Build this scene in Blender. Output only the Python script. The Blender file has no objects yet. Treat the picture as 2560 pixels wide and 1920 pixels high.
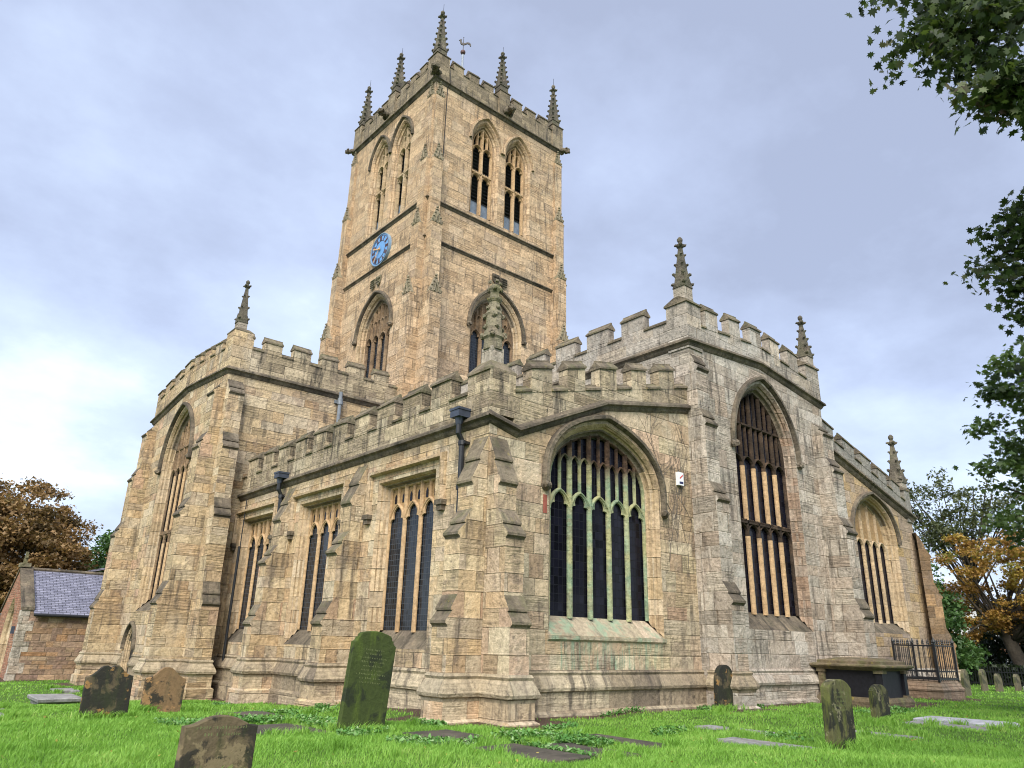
import bpy, bmesh, math, random
import numpy as np
from mathutils import Vector, Matrix, geometry

SC = bpy.context.scene
COL = SC.collection
random.seed(7)
RNG = np.random.default_rng(7)
rad = math.radians

# ------------------------------------------------------------------ camera
cd = bpy.data.cameras.new("camera")
cam = bpy.data.objects.new("camera", cd)
COL.objects.link(cam)
SC.camera = cam
_r = (0.7556790622471437, -0.6544826893274864, 0.024526806802736084)
_d = (0.23591781609920104, 0.23707861149999135, -0.9424099511445219)
_f = (0.6109762179727304, 0.7179457788300571, 0.3335594695580408)
CAM = Vector((-11.00823793, -13.76270906, 1.6))
cam.matrix_world = Matrix(((_r[0], -_d[0], -_f[0], CAM[0]), (_r[1], -_d[1], -_f[1], CAM[1]), (_r[2], -_d[2], -_f[2], CAM[2]), (0, 0, 0, 1)))
cd.sensor_fit = 'HORIZONTAL'
cd.sensor_width = 36.0
cd.lens = 36.0 * 1832.486 / 2560.0
cd.clip_start = 0.1
cd.clip_end = 3000.0

# ------------------------------------------------------------------ render / exposure
SC.view_settings.view_transform = 'Standard'
SC.view_settings.look = 'None'
SC.view_settings.gamma = 1.0
SC.view_settings.exposure = 1.9
SC.cycles.max_bounces = 6
SC.cycles.diffuse_bounces = 3
SC.cycles.glossy_bounces = 2
SC.cycles.transmission_bounces = 2
SC.cycles.use_denoising = True
SC.cycles.filter_width = 1.05

# ------------------------------------------------------------------ node helper
class NT:
    def __init__(s, tree):
        s.t = tree
    def n(s, typ, **kw):
        nd = s.t.nodes.new(typ)
        for k, v in kw.items():
            setattr(nd, k, v)
        return nd
    def link(s, a, b):
        s.t.links.new(a, b)
    def setin(s, sock, v):
        if isinstance(v, bpy.types.NodeSocket):
            s.link(v, sock)
        elif v is not None:
            sock.default_value = v
    def m(s, op, a, b=None, c=None, clamp=False):
        nd = s.n('ShaderNodeMath', operation=op, use_clamp=clamp)
        s.setin(nd.inputs[0], a)
        if b is not None: s.setin(nd.inputs[1], b)
        if c is not None: s.setin(nd.inputs[2], c)
        return nd.outputs[0]
    def xyz(s, x, y, z=0.0):
        nd = s.n('ShaderNodeCombineXYZ')
        s.setin(nd.inputs[0], x); s.setin(nd.inputs[1], y); s.setin(nd.inputs[2], z)
        return nd.outputs[0]
    def sep(s, v):
        nd = s.n('ShaderNodeSeparateXYZ'); s.link(v, nd.inputs[0])
        return nd.outputs
    def noise(s, vec, scale, detail=4.0, rough=0.55, color=False, dist=0.0):
        nd = s.n('ShaderNodeTexNoise')
        if vec is not None: s.link(vec, nd.inputs['Vector'])
        nd.inputs['Scale'].default_value = scale
        nd.inputs['Detail'].default_value = detail
        nd.inputs['Roughness'].default_value = rough
        nd.inputs['Distortion'].default_value = dist
        return nd.outputs['Color' if color else 'Fac']
    def sstep(s, v, a, b, lo=0.0, hi=1.0):
        nd = s.n('ShaderNodeMapRange', interpolation_type='SMOOTHSTEP')
        s.setin(nd.inputs['Value'], v)
        s.setin(nd.inputs['From Min'], a); s.setin(nd.inputs['From Max'], b)
        s.setin(nd.inputs['To Min'], lo); s.setin(nd.inputs['To Max'], hi)
        return nd.outputs['Result']
    def lin(s, v, a, b, lo, hi):
        nd = s.n('ShaderNodeMapRange')
        s.setin(nd.inputs['Value'], v)
        s.setin(nd.inputs['From Min'], a); s.setin(nd.inputs['From Max'], b)
        s.setin(nd.inputs['To Min'], lo); s.setin(nd.inputs['To Max'], hi)
        return nd.outputs['Result']
    def mix(s, f, a, b, blend='MIX'):
        nd = s.n('ShaderNodeMix', data_type='RGBA', blend_type=blend)
        s.setin(nd.inputs[0], f)
        s.setin(nd.inputs[6], a if isinstance(a, bpy.types.NodeSocket) else (*a, 1))
        s.setin(nd.inputs[7], b if isinstance(b, bpy.types.NodeSocket) else (*b, 1))
        return nd.outputs[2]
    def ramp(s, f, cols, interp='LINEAR', pos=None):
        nd = s.n('ShaderNodeValToRGB')
        cr = nd.color_ramp
        cr.interpolation = interp
        n = len(cols)
        while len(cr.elements) < n:
            cr.elements.new(0.5)
        for i, c in enumerate(cols):
            cr.elements[i].position = pos[i] if pos else (i / (n - 1) if interp != 'CONSTANT' else i / n)
            cr.elements[i].color = (*c, 1)
        s.link(f, nd.inputs[0])
        return nd.outputs[0]
    def vscale(s, v, sx, sy, sz):
        nd = s.n('ShaderNodeVectorMath', operation='MULTIPLY')
        s.link(v, nd.inputs[0]); nd.inputs[1].default_value = (sx, sy, sz)
        return nd.outputs[0]

def new_mat(name):
    m = bpy.data.materials.new(name)
    m.use_nodes = True
    t = m.node_tree
    t.nodes.clear()
    k = NT(t)
    out = k.n('ShaderNodeOutputMaterial')
    b = k.n('ShaderNodeBsdfPrincipled')
    k.link(b.outputs[0], out.inputs[0])
    b.inputs['Roughness'].default_value = 0.9
    b.inputs['Specular IOR Level'].default_value = 0.25
    return m, k, b, out

# ------------------------------------------------------------------ world: overcast blue-grey sky
SUN_EL, SUN_AZ = rad(42), rad(229)      # light comes from behind the camera, over its shoulder (compass-like angle from +Y)
W = bpy.data.worlds.new("World")
SC.world = W
W.use_nodes = True
W.node_tree.nodes.clear()
k = NT(W.node_tree)
wo = k.n('ShaderNodeOutputWorld')
bg = k.n('ShaderNodeBackground')
k.link(bg.outputs[0], wo.inputs[0])
sky = k.n('ShaderNodeTexSky', sky_type='NISHITA')
sky.sun_disc = False
sky.sun_elevation = SUN_EL
sky.sun_rotation = SUN_AZ
tc = k.n('ShaderNodeTexCoord')
gx, gy, gz = k.sep(tc.outputs['Generated'])
den = k.m('ADD', k.m('MAXIMUM', gz, 0.0), 0.28)
pv = k.xyz(k.m('DIVIDE', gx, den), k.m('DIVIDE', gy, den), 0.0)
n1 = k.noise(pv, 0.8, 7.0, 0.5, dist=0.15)
n2 = k.noise(pv, 2.6, 6.0, 0.6)
n3 = k.noise(pv, 0.42, 3.0, 0.5)
cl = k.m('ADD', k.m('ADD', k.m('MULTIPLY', n1, 0.62), k.m('MULTIPLY', n2, 0.24)), k.m('MULTIPLY', n3, 0.30))
hor = k.sstep(gz, 0.42, 0.04)
cl2 = k.m('ADD', cl, k.m('MULTIPLY', hor, 0.13))
ccol = k.ramp(k.lin(cl2, 0.49, 0.76, 0.0, 1.0), [(1.42, 1.62, 2.2), (1.80, 2.08, 2.82), (2.40, 2.80, 3.62), (3.8, 4.2, 4.75)], pos=[0.0, 0.27, 0.6, 1.0])
skc = k.mix(0.92, sky.outputs[0], ccol)
k.link(skc, bg.inputs['Color'])
bg.inputs['Strength'].default_value = 0.088

sl = bpy.data.lights.new("sun", 'SUN')
sl.energy = 1.5
sl.angle = rad(36)
sl.color = (1.0, 0.95, 0.86)
so = bpy.data.objects.new("sun", sl)
COL.objects.link(so)
sdir = Vector((math.sin(SUN_AZ) * math.cos(SUN_EL), math.cos(SUN_AZ) * math.cos(SUN_EL), math.sin(SUN_EL)))
so.rotation_euler = sdir.to_track_quat('Z', 'Y').to_euler()
so.location = sdir * 60

# ------------------------------------------------------------------ mesh helpers
class MB:
    def __init__(s):
        s.v = []; s.f = []; s.mi = []
    def face(s, pts, mi=0):
        b = len(s.v)
        s.v.extend([tuple(p) for p in pts])
        s.f.append(tuple(range(b, b + len(pts))))
        s.mi.append(mi)
    def quad(s, a, b, c, d, mi=0):
        s.face((a, b, c, d), mi)
    def grid(s, rows, mi=0, closed=False):
        """rows: list of equally long point lists; joins neighbouring rows with quads"""
        b = len(s.v); n = len(rows[0])
        for r in rows: s.v.extend([tuple(p) for p in r])
        for i in range(len(rows) - 1):
            for j in range(n if closed else n - 1):
                j2 = (j + 1) % n
                s.f.append((b + i * n + j, b + i * n + j2, b + (i + 1) * n + j2, b + (i + 1) * n + j))
                s.mi.append(mi)
    def box(s, x0, x1, y0, y1, z0, z1, mi=0):
        p = [(x0, y0, z0), (x1, y0, z0), (x1, y1, z0), (x0, y1, z0), (x0, y0, z1), (x1, y0, z1), (x1, y1, z1), (x0, y1, z1)]
        for f in ((0, 3, 2, 1), (4, 5, 6, 7), (0, 1, 5, 4), (1, 2, 6, 5), (2, 3, 7, 6), (3, 0, 4, 7)):
            s.face([p[i] for i in f], mi)
    def lathe(s, c, prof, n=10, mi=0, sq=False, rot=0.0):
        """prof: list of (r, z)"""
        rows = []
        for r, z in prof:
            rows.append([(c[0] + r * math.cos(rot + 2 * math.pi * i / n), c[1] + r * math.sin(rot + 2 * math.pi * i / n), c[2] + z) for i in range(n)])
        s.grid(rows, mi, closed=True)
        s.face(rows[-1], mi); s.face(rows[0][::-1], mi)
    def tube(s, pts, r0, r1=None, n=8, mi=0):
        pts = [Vector(p) for p in pts]
        r1 = r0 if r1 is None else r1
        rows = []
        for i, p in enumerate(pts):
            t = (pts[min(i + 1, len(pts) - 1)] - pts[max(i - 1, 0)]).normalized()
            a = t.cross(Vector((0, 0, 1)))
            if a.length < 1e-3: a = t.cross(Vector((1, 0, 0)))
            a.normalize(); b = t.cross(a)
            r = r0 + (r1 - r0) * i / max(1, len(pts) - 1)
            rows.append([p + (a * math.cos(2 * math.pi * j / n) + b * math.sin(2 * math.pi * j / n)) * r for j in range(n)])
        s.grid(rows, mi, closed=True)
        s.face(rows[-1], mi); s.face(rows[0][::-1], mi)
    def blob(s, c, r, mi=0, seed=0, sub=2, amp=0.25, sc=(1, 1, 1)):
        bm = bmesh.new()
        bmesh.ops.create_icosphere(bm, subdivisions=sub, radius=1.0)
        rr = random.Random(seed)
        ph = [rr.uniform(0, 6.28) for _ in range(6)]
        b = len(s.v)
        for v in bm.verts:
            p = v.co
            q = 1 + amp * (math.sin(3.1 * p.x + ph[0]) * math.sin(3.7 * p.y + ph[1]) + 0.6 * math.sin(6.3 * p.z + ph[2]) * math.sin(5.2 * p.x + ph[3]))
            s.v.append((c[0] + p.x * r * sc[0] * q, c[1] + p.y * r * sc[1] * q, c[2] + p.z * r * sc[2] * q))
        for f in bm.faces:
            s.f.append(tuple(b + v.index for v in f.verts)); s.mi.append(mi)
        bm.free()

def box_uv(me, origin=None):
    me.calc_loop_triangles()
    n = len(me.polygons)
    if n == 0: return
    co = np.empty(len(me.vertices) * 3, 'f'); me.vertices.foreach_get('co', co); co = co.reshape(-1, 3)
    nor = np.empty(n * 3, 'f'); me.polygons.foreach_get('normal', nor); nor = np.abs(nor.reshape(-1, 3))
    tot = np.empty(n, 'i'); me.polygons.foreach_get('loop_total', tot)
    lv = np.empty(len(me.loops), 'i'); me.loops.foreach_get('vertex_index', lv)
    ln = np.repeat(nor, tot, axis=0)
    lc = co[lv]
    uv = np.where((ln[:, 2] > 0.75)[:, None], lc[:, [0, 1]], np.where((ln[:, 0] > ln[:, 1])[:, None], lc[:, [1, 2]], lc[:, [0, 2]]))
    lay = me.uv_layers.new(name='UVMap')
    lay.data.foreach_set('uv', uv.astype('f').ravel())

def mk(name, mb, mats, parent=None, smooth=False, recalc=True, merge=False):
    me = bpy.data.meshes.new(name)
    me.from_pydata(mb.v, [], mb.f)
    if not isinstance(mats, (list, tuple)): mats = [mats]
    for m in mats: me.materials.append(m)
    if len(mats) > 1:
        me.polygons.foreach_set('material_index', mb.mi)
    if recalc or merge:
        bm = bmesh.new(); bm.from_mesh(me)
        bmesh.ops.remove_doubles(bm, verts=bm.verts, dist=0.0004)
        bmesh.ops.recalc_face_normals(bm, faces=bm.faces)
        bm.to_mesh(me); bm.free()
    me.update()
    box_uv(me)
    if smooth:
        me.polygons.foreach_set('use_smooth', [True] * len(me.polygons))
    o = bpy.data.objects.new(name, me)
    COL.objects.link(o)
    if parent is not None: o.parent = parent
    return o

def tag(o, label=None, cat=None, group=None, kind=None):
    if label: o['label'] = label
    if cat: o['category'] = cat
    if group: o['group'] = group
    if kind: o['kind'] = kind
    return o

def empty(name, loc=(0, 0, 0)):
    o = bpy.data.objects.new(name, None)
    o.location = loc
    o.empty_display_size = 0.3
    COL.objects.link(o)
    return o

def np_mesh(name, V, F, mats, attr=None, parent=None):
    """fast mesh from numpy arrays; F is (n, k)"""
    me = bpy.data.meshes.new(name)
    n, kk = F.shape
    me.vertices.add(len(V)); me.vertices.foreach_set('co', V.astype('f').ravel())
    me.loops.add(n * kk); me.loops.foreach_set('vertex_index', F.astype('i').ravel())
    me.polygons.add(n)
    me.polygons.foreach_set('loop_start', np.arange(n, dtype='i') * kk)
    me.polygons.foreach_set('loop_total', np.full(n, kk, 'i'))
    for m in (mats if isinstance(mats, (list, tuple)) else [mats]): me.materials.append(m)
    if attr is not None:
        for an, av in attr.items():
            a = me.attributes.new(an, 'FLOAT', 'FACE')
            a.data.foreach_set('value', av.astype('f'))
    me.update(calc_edges=True)
    o = bpy.data.objects.new(name, me)
    COL.objects.link(o)
    if parent is not None: o.parent = parent
    return o

# ------------------------------------------------------------------ stone
def stone(name, pal, bw=0.62, bh=0.30, mortar=(0.20, 0.155, 0.105), dirt=0.35, dirtcol=(0.07, 0.06, 0.05), patch=0.3, patchcol=(0.215, 0.16, 0.125),
          pale=0.25, palecol=(0.52, 0.44, 0.33), green=0.0, greencol=(0.10, 0.12, 0.04), yellow=0.0, blocks=True, bump=1.0, lam=0.5, seed=0.0, stain=None, mw=0.011, headz=None):
    m, k, b, out = new_mat(name)
    uvn = k.n('ShaderNodeUVMap'); uvn.uv_map = 'UVMap'
    uv = uvn.outputs[0]
    tcn = k.n('ShaderNodeTexCoord')
    P = tcn.outputs['Object']
    u, v, _ = k.sep(uv)
    wn = k.noise(P, 1.7, 3.0, 0.5, color=True)
    wr, wg, wb = k.sep(wn)
    u1 = k.m('ADD', u, k.m('MULTIPLY', k.m('SUBTRACT', wr, 0.5), 0.035))
    v1 = k.m('ADD', v, k.m('MULTIPLY', k.m('SUBTRACT', wg, 0.5), 0.026))
    grain = k.noise(P, 9.0, 8.0, 0.68)
    fine = k.noise(P, 38.0, 4.0, 0.65)
    lamv = k.xyz(k.m('MULTIPLY', u1, 1.1), k.m('MULTIPLY', v1, 13.0), seed)
    lamn = k.noise(lamv, 1.0, 6.0, 0.62, dist=0.5)
    if blocks:
        v2 = k.m('ADD', v1, k.m('MULTIPLY', k.m('SINE', k.m('MULTIPLY_ADD', v1, 2.9, 1.3 + seed)), 0.10))
        rv = k.m('DIVIDE', v2, bh)
        row = k.m('FLOOR', rv); fv = k.m('SUBTRACT', rv, row)
        w1 = k.n('ShaderNodeTexWhiteNoise', noise_dimensions='1D'); k.link(k.m('ADD', row, 0.37 + seed), w1.inputs['W'])
        ra, rb_, rc = k.sep(w1.outputs['Color'])
        wid = k.m('MULTIPLY', k.m('MULTIPLY_ADD', ra, 0.95, 0.62), bw)
        uu = k.m('ADD', k.m('DIVIDE', u1, wid), k.m('MULTIPLY', rb_, 17.0))
        uu2 = k.m('ADD', uu, k.m('MULTIPLY', k.m('SINE', k.m('ADD', k.m('MULTIPLY', uu, 2.3), k.m('MULTIPLY', rc, 40.0))), 0.26))
        colm = k.m('FLOOR', uu2); fu = k.m('SUBTRACT', uu2, colm)
        w2 = k.n('ShaderNodeTexWhiteNoise', noise_dimensions='2D'); k.link(k.xyz(colm, row), w2.inputs['Vector'])
        ia, ib, ic = k.sep(w2.outputs['Color'])
        eu = k.m('MULTIPLY', k.m('MINIMUM', fu, k.m('SUBTRACT', 1.0, fu)), wid)
        ev = k.m('MULTIPLY', k.m('MINIMUM', fv, k.m('SUBTRACT', 1.0, fv)), bh)
        edge = k.m('MINIMUM', eu, ev)
        edge = k.m('ADD', edge, k.m('MULTIPLY', k.m('SUBTRACT', grain, 0.5), 0.016))
        mort = k.sstep(edge, mw * 1.6, mw * 0.3)
        pillow = k.sstep(edge, 0.0, 0.022)
        base = k.ramp(ia, pal, 'LINEAR')
        base = k.mix(1.0, base, k.xyz(*[k.m('MULTIPLY_ADD', ib, 0.34, 0.83)] * 3), 'MULTIPLY')
        lamk = k.m('MULTIPLY', k.sstep(ic, 0.35, 0.75), lam)
    else:
        base = k.ramp(k.noise(P, 0.9 + 0.3 * bw, 5.0, 0.6), pal, 'LINEAR', pos=[0.25 + 0.5 * i / (len(pal) - 1) for i in range(len(pal))])
        lamk = lam * 0.6
        mort = None
    g2 = k.lin(grain, 0.3, 0.7, 0.64, 1.32)
    base = k.mix(1.0, base, k.xyz(g2, g2, g2), 'MULTIPLY')
    lamc = k.lin(lamn, 0.32, 0.68, 0.5, 1.22)
    lmx = k.mix(lamk, (1, 1, 1), k.xyz(lamc, k.m('MULTIPLY', lamc, 0.985), k.m('MULTIPLY', lamc, 0.96)))
    base = k.mix(1.0, base, lmx, 'MULTIPLY')
    big = k.noise(P, 0.55, 7.0, 0.6)
    if patch > 0:
        pm = k.m('MULTIPLY', k.sstep(k.noise(P, 1.15, 9.0, 0.62, dist=0.4), 0.575, 0.60), patch)
        base = k.mix(pm, base, k.mix(1.0, patchcol, k.xyz(g2, g2, g2), 'MULTIPLY'))
    if pale > 0:
        pl = k.m('MULTIPLY', k.sstep(k.noise(k.vscale(P, 1.0, 1.0, 0.55), 0.8, 8.0, 0.66), 0.52, 0.70), pale)
        base = k.mix(pl, base, palecol)
    if mort is not None:
        mvar = k.lin(k.noise(P, 1.3, 4.0, 0.6), 0.38, 0.62, 0.08, 0.68)
        base = k.mix(k.m('MULTIPLY', mort, mvar), base, mortar)
    # rain streaks and soot, with a shape of their own
    st = k.noise(k.xyz(k.m('MULTIPLY', u, 4.2), k.m('MULTIPLY', v, 0.42), seed + 3.0), 1.0, 7.0, 0.66)
    sm = k.m('MULTIPLY', k.m('MULTIPLY', k.sstep(st, 0.47, 0.64), k.sstep(big, 0.40, 0.60)), dirt)
    base = k.mix(sm, base, dirtcol)
    sp = k.m('MULTIPLY', k.sstep(k.noise(P, 5.5, 9.0, 0.72), 0.56, 0.66), dirt * 0.75)
    base = k.mix(sp, base, dirtcol)
    if green > 0:
        gm = k.m('MULTIPLY', k.sstep(k.noise(P, 1.6, 8.0, 0.68), 0.47, 0.62), green)
        base = k.mix(gm, base, greencol)
    if yellow > 0:
        ym = k.m('MULTIPLY', k.sstep(k.noise(P, 2.7, 8.0, 0.7), 0.60, 0.66), yellow)
        base = k.mix(ym, base, (0.30, 0.25, 0.04))
    if stain:
        # copper run-off below a bronze-barred window: (u0, u1, z0, z1, colour, strength)
        px, py, pz = k.sep(P)
        for (a0, a1, z0, z1, colr, stg) in stain:
            mask = k.m('MULTIPLY', k.m('MULTIPLY', k.sstep(px, a0, a0 + 0.25), k.sstep(px, a1, a1 - 0.25)), k.m('MULTIPLY', k.sstep(pz, z0, z0 + 0.5), k.sstep(pz, z1, z1 - 0.1)))
            run = k.sstep(k.noise(k.xyz(k.m('MULTIPLY', px, 7.0), k.m('MULTIPLY', pz, 0.7), py), 1.0, 8.0, 0.7), 0.44, 0.66)
            base = k.mix(k.m('MULTIPLY', k.m('MULTIPLY', mask, run), stg), base, colr)
    if headz:
        pz2 = k.sep(P)[2]
        hm = k.sstep(k.m('ADD', pz2, k.m('MULTIPLY', k.m('SUBTRACT', big, 0.5), 1.2)), headz - 0.35, headz + 0.35)
        hc = k.ramp(k.noise(P, 4.0, 6.0, 0.65), [(0.02, 0.017, 0.014), (0.05, 0.03, 0.02), (0.10, 0.06, 0.038), (0.20, 0.15, 0.09)], pos=[0.3, 0.45, 0.58, 0.75])
        base = k.mix(hm, base, hc)
    k.link(base, b.inputs['Base Color'])
    k.link(k.lin(grain, 0.3, 0.7, 0.75, 0.97), b.inputs['Roughness'])
    h = k.m('ADD', k.m('MULTIPLY', grain, 0.5), k.m('MULTIPLY', fine, 0.22))
    h = k.m('ADD', h, k.m('MULTIPLY', k.m('MULTIPLY', lamn, 2.0), lamk))
    h = k.m('ADD', h, k.m('MULTIPLY', k.sstep(k.noise(P, 3.1, 7.0, 0.6), 0.4, 0.65), 0.45))
    if mort is not None:
        h = k.m('ADD', h, k.m('MULTIPLY', pillow, k.m('MULTIPLY_ADD', mvar, 0.7, 0.1)))
        h = k.m('ADD', h, k.m('MULTIPLY', ib, 0.3))
    bp = k.n('ShaderNodeBump')
    bp.inputs['Strength'].default_value = min(1.0, 0.75 * bump)
    bp.inputs['Distance'].default_value = 0.055
    k.link(h, bp.inputs['Height'])
    k.link(bp.outputs[0], b.inputs['Normal'])
    return m

WARM = [(0.412, 0.281, 0.167), (0.484, 0.366, 0.219), (0.515, 0.407, 0.26), (0.474, 0.336, 0.192), (0.546, 0.448, 0.307), (0.443, 0.347, 0.244), (0.505, 0.376, 0.219), (0.474, 0.315, 0.213)]
TOWER = [(0.455, 0.313, 0.19), (0.515, 0.366, 0.227), (0.485, 0.337, 0.206), (0.535, 0.396, 0.257), (0.465, 0.337, 0.227)]
EAST = [(0.448, 0.351, 0.232), (0.428, 0.304, 0.185), (0.49, 0.387, 0.252), (0.388, 0.275, 0.179), (0.52, 0.438, 0.304), (0.48, 0.326, 0.221), (0.448, 0.372, 0.268), (0.5, 0.407, 0.257)]
GREY = [(0.42, 0.368, 0.302), (0.37, 0.322, 0.265), (0.46, 0.404, 0.335), (0.4, 0.322, 0.254), (0.49, 0.44, 0.376), (0.39, 0.303, 0.228)]
OCHRE = [(0.424, 0.289, 0.14), (0.404, 0.309, 0.22), (0.364, 0.28, 0.21), (0.465, 0.318, 0.15), (0.384, 0.299, 0.24)]
CAPP = [(0.06, 0.05, 0.038), (0.13, 0.105, 0.075), (0.22, 0.18, 0.125), (0.15, 0.122, 0.085)]

M_WARM = stone("aisle_stone", WARM, bw=0.80, bh=0.44, patch=0.38, pale=0.65, palecol=(0.56, 0.475, 0.35), dirt=0.72, seed=1.0)
M_TRANS = stone("transept_stone", WARM, bw=0.85, bh=0.40, patch=0.42, pale=0.4, dirt=0.7, seed=2.0, lam=0.9)
M_TOWER = stone("tower_stone", TOWER, bw=0.95, bh=0.45, patch=0.25, patchcol=(0.28,0.235,0.18), dirt=0.65, pale=0.2, seed=3.0, lam=0.85, mw=0.016)
M_EAST = stone("chapel_stone", EAST, bw=0.85, bh=0.46, patch=0.38, pale=0.5, palecol=(0.53, 0.455, 0.34), dirt=0.72, seed=4.0, lam=0.7,
               stain=[(2.3, 6.6, 0.2, 2.15, (0.19, 0.29, 0.20), 0.85)])
M_GREY = stone("chancel_stone", GREY, bw=0.85, bh=0.46, patch=0.45, patchcol=(0.29, 0.225, 0.165), pale=0.45, palecol=(0.48, 0.45, 0.39), dirt=0.75, seed=5.0, lam=0.8)
M_OCHRE = stone("north_aisle_stone", OCHRE, bw=0.75, bh=0.46, patch=0.3, pale=0.3, palecol=(0.44, 0.40, 0.34), dirt=0.3, seed=6.0)
M_PARA = stone("parapet_stone", [(0.24, 0.19, 0.13), (0.36, 0.29, 0.195), (0.47, 0.38, 0.255), (0.40, 0.335, 0.235), (0.30, 0.24, 0.17)], bw=0.75, bh=0.42, dirt=0.95, dirtcol=(0.045, 0.04, 0.033), patch=0.35, pale=0.5, lam=0.8, green=0.04, yellow=0.12, seed=7.0)
M_PARAG = stone("chancel_parapet_stone", [(0.34, 0.30, 0.255), (0.40, 0.355, 0.30), (0.31, 0.27, 0.225), (0.43, 0.36, 0.28)], bw=0.8, bh=0.5, dirt=0.85, dirtcol=(0.06, 0.055, 0.05), patch=0.2, pale=0.5, palecol=(0.48, 0.455, 0.41), yellow=0.1, seed=8.0)
M_PARAT = stone("tower_parapet_stone", [(0.25, 0.20, 0.135), (0.20, 0.16, 0.11), (0.33, 0.26, 0.17)], bw=0.6, bh=0.4, dirt=0.9, patch=0.2, pale=0.2, seed=9.0)
M_PARAN = stone("north_parapet_stone", [(0.19, 0.18, 0.16), (0.25, 0.235, 0.205), (0.29, 0.27, 0.235)], blocks=False, dirt=0.6, seed=10.0)
M_CAP = stone("coping_stone", CAPP, blocks=False, dirt=0.75, patch=0.2, pale=0.2, palecol=(0.33, 0.29, 0.23), green=0.30, yellow=0.35, seed=11.0, lam=0.4)
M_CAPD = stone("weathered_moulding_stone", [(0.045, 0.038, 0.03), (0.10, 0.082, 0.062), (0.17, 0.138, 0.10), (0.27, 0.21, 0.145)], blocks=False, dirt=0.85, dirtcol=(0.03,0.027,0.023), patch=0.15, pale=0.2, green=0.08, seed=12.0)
M_PLINTH = stone("plinth_moulding_stone", [(0.22, 0.175, 0.125), (0.34, 0.27, 0.18), (0.42, 0.35, 0.245)], blocks=True, bw=1.1, bh=0.9, dirt=0.75, patch=0.25, pale=0.35, seed=13.0)
M_PINN = stone("pinnacle_stone", [(0.07, 0.062, 0.048), (0.12, 0.105, 0.08), (0.185, 0.155, 0.115)], blocks=False, dirt=0.8, green=0.25, seed=14.0, bump=1.4)
M_MOSSY = stone("mossy_pinnacle_stone", [(0.12, 0.11, 0.07), (0.21, 0.185, 0.125), (0.30, 0.26, 0.18)], blocks=False, dirt=0.8, green=0.5, greencol=(0.10, 0.105, 0.03), yellow=0.4, seed=15.0, bump=1.4)
M_GABL = stone("carved_gablet_stone", [(0.17, 0.15, 0.105), (0.27, 0.23, 0.16), (0.36, 0.29, 0.19)], blocks=False, dirt=0.6, green=0.2, seed=34.0)
M_SHAFT = stone("pinnacle_shaft_stone", [(0.28, 0.24, 0.19), (0.36, 0.31, 0.25), (0.40, 0.35, 0.28)], bw=0.5, bh=0.4, dirt=0.5, seed=16.0)
M_JAMB = stone("dressed_jamb_stone", [(0.40, 0.29, 0.17), (0.46, 0.345, 0.215), (0.42, 0.30, 0.185), (0.47, 0.375, 0.26)], bw=0.9, bh=0.5, dirt=0.2, patch=0.15, pale=0.25, seed=17.0, lam=0.2)
M_TRAC = stone("fresh_tracery_stone", [(0.38, 0.235, 0.12), (0.49, 0.335, 0.19), (0.43, 0.275, 0.145)], blocks=False, dirt=0.3, patch=0.0, pale=0.3, seed=18.0, bump=0.5)
M_TRACD = stone("sooty_tracery_stone", [(0.10, 0.07, 0.045), (0.24, 0.16, 0.095), (0.36, 0.25, 0.15)], blocks=False, dirt=0.7, dirtcol=(0.025, 0.022, 0.02), patch=0.2, pale=0.15, seed=19.0)
M_TRACG = stone("green_stained_tracery_stone", [(0.25, 0.24, 0.11), (0.35, 0.34, 0.18), (0.21, 0.29, 0.19), (0.38, 0.34, 0.19)], blocks=False, dirt=0.35, patch=0.25, patchcol=(0.26, 0.14, 0.085), pale=0.25, palecol=(0.46, 0.45, 0.30), seed=20.0, headz=6.35)
M_GSILL = stone("green_stained_sill_stone", [(0.34, 0.28, 0.20), (0.38, 0.32, 0.22), (0.42, 0.33, 0.24)], bw=0.8, bh=0.8, dirt=0.3, green=0.75, greencol=(0.24, 0.34, 0.23), pale=0.2, seed=21.0)
M_TRACF = stone("tracery_panel_stone", [(0.30, 0.185, 0.085), (0.38, 0.245, 0.12), (0.24, 0.15, 0.075)], blocks=False, dirt=0.3, patch=0.1, pale=0.1, seed=27.0, bump=0.5)
M_TRACK = stone("blackened_tracery_stone", [(0.02, 0.015, 0.012), (0.045, 0.03, 0.02), (0.13, 0.082, 0.05)], blocks=False, dirt=0.7, dirtcol=(0.02, 0.017, 0.015), patch=0.1, pale=0.1, seed=30.0)
M_ERODE = stone("eroded_pink_jamb_stone", [(0.30, 0.20, 0.14), (0.38, 0.27, 0.195), (0.27, 0.215, 0.17), (0.41, 0.32, 0.245)], bw=0.7, bh=0.34, dirt=0.4, patch=0.35, pale=0.2, seed=28.0, lam=1.0)
M_JAMBD = stone("dark_jamb_stone", [(0.07, 0.06, 0.05), (0.20, 0.16, 0.115), (0.36, 0.29, 0.20)], blocks=False, dirt=0.6, seed=22.0)
M_BROWN = stone("brown_stained_stone", [(0.13, 0.085, 0.05), (0.22, 0.14, 0.075), (0.30, 0.19, 0.10), (0.17, 0.12, 0.08)], bw=0.7, bh=0.4, dirt=0.5, patch=0.3, pale=0.1, seed=29.0)
M_RUBBLE = stone("porch_rubble_stone", [(0.30, 0.19, 0.115), (0.36, 0.25, 0.16), (0.27, 0.175, 0.13), (0.40, 0.29, 0.19), (0.36, 0.20, 0.10)], bw=0.48, bh=0.24, dirt=0.2, patch=0.15, pale=0.15, seed=23.0, mw=0.014)
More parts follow.
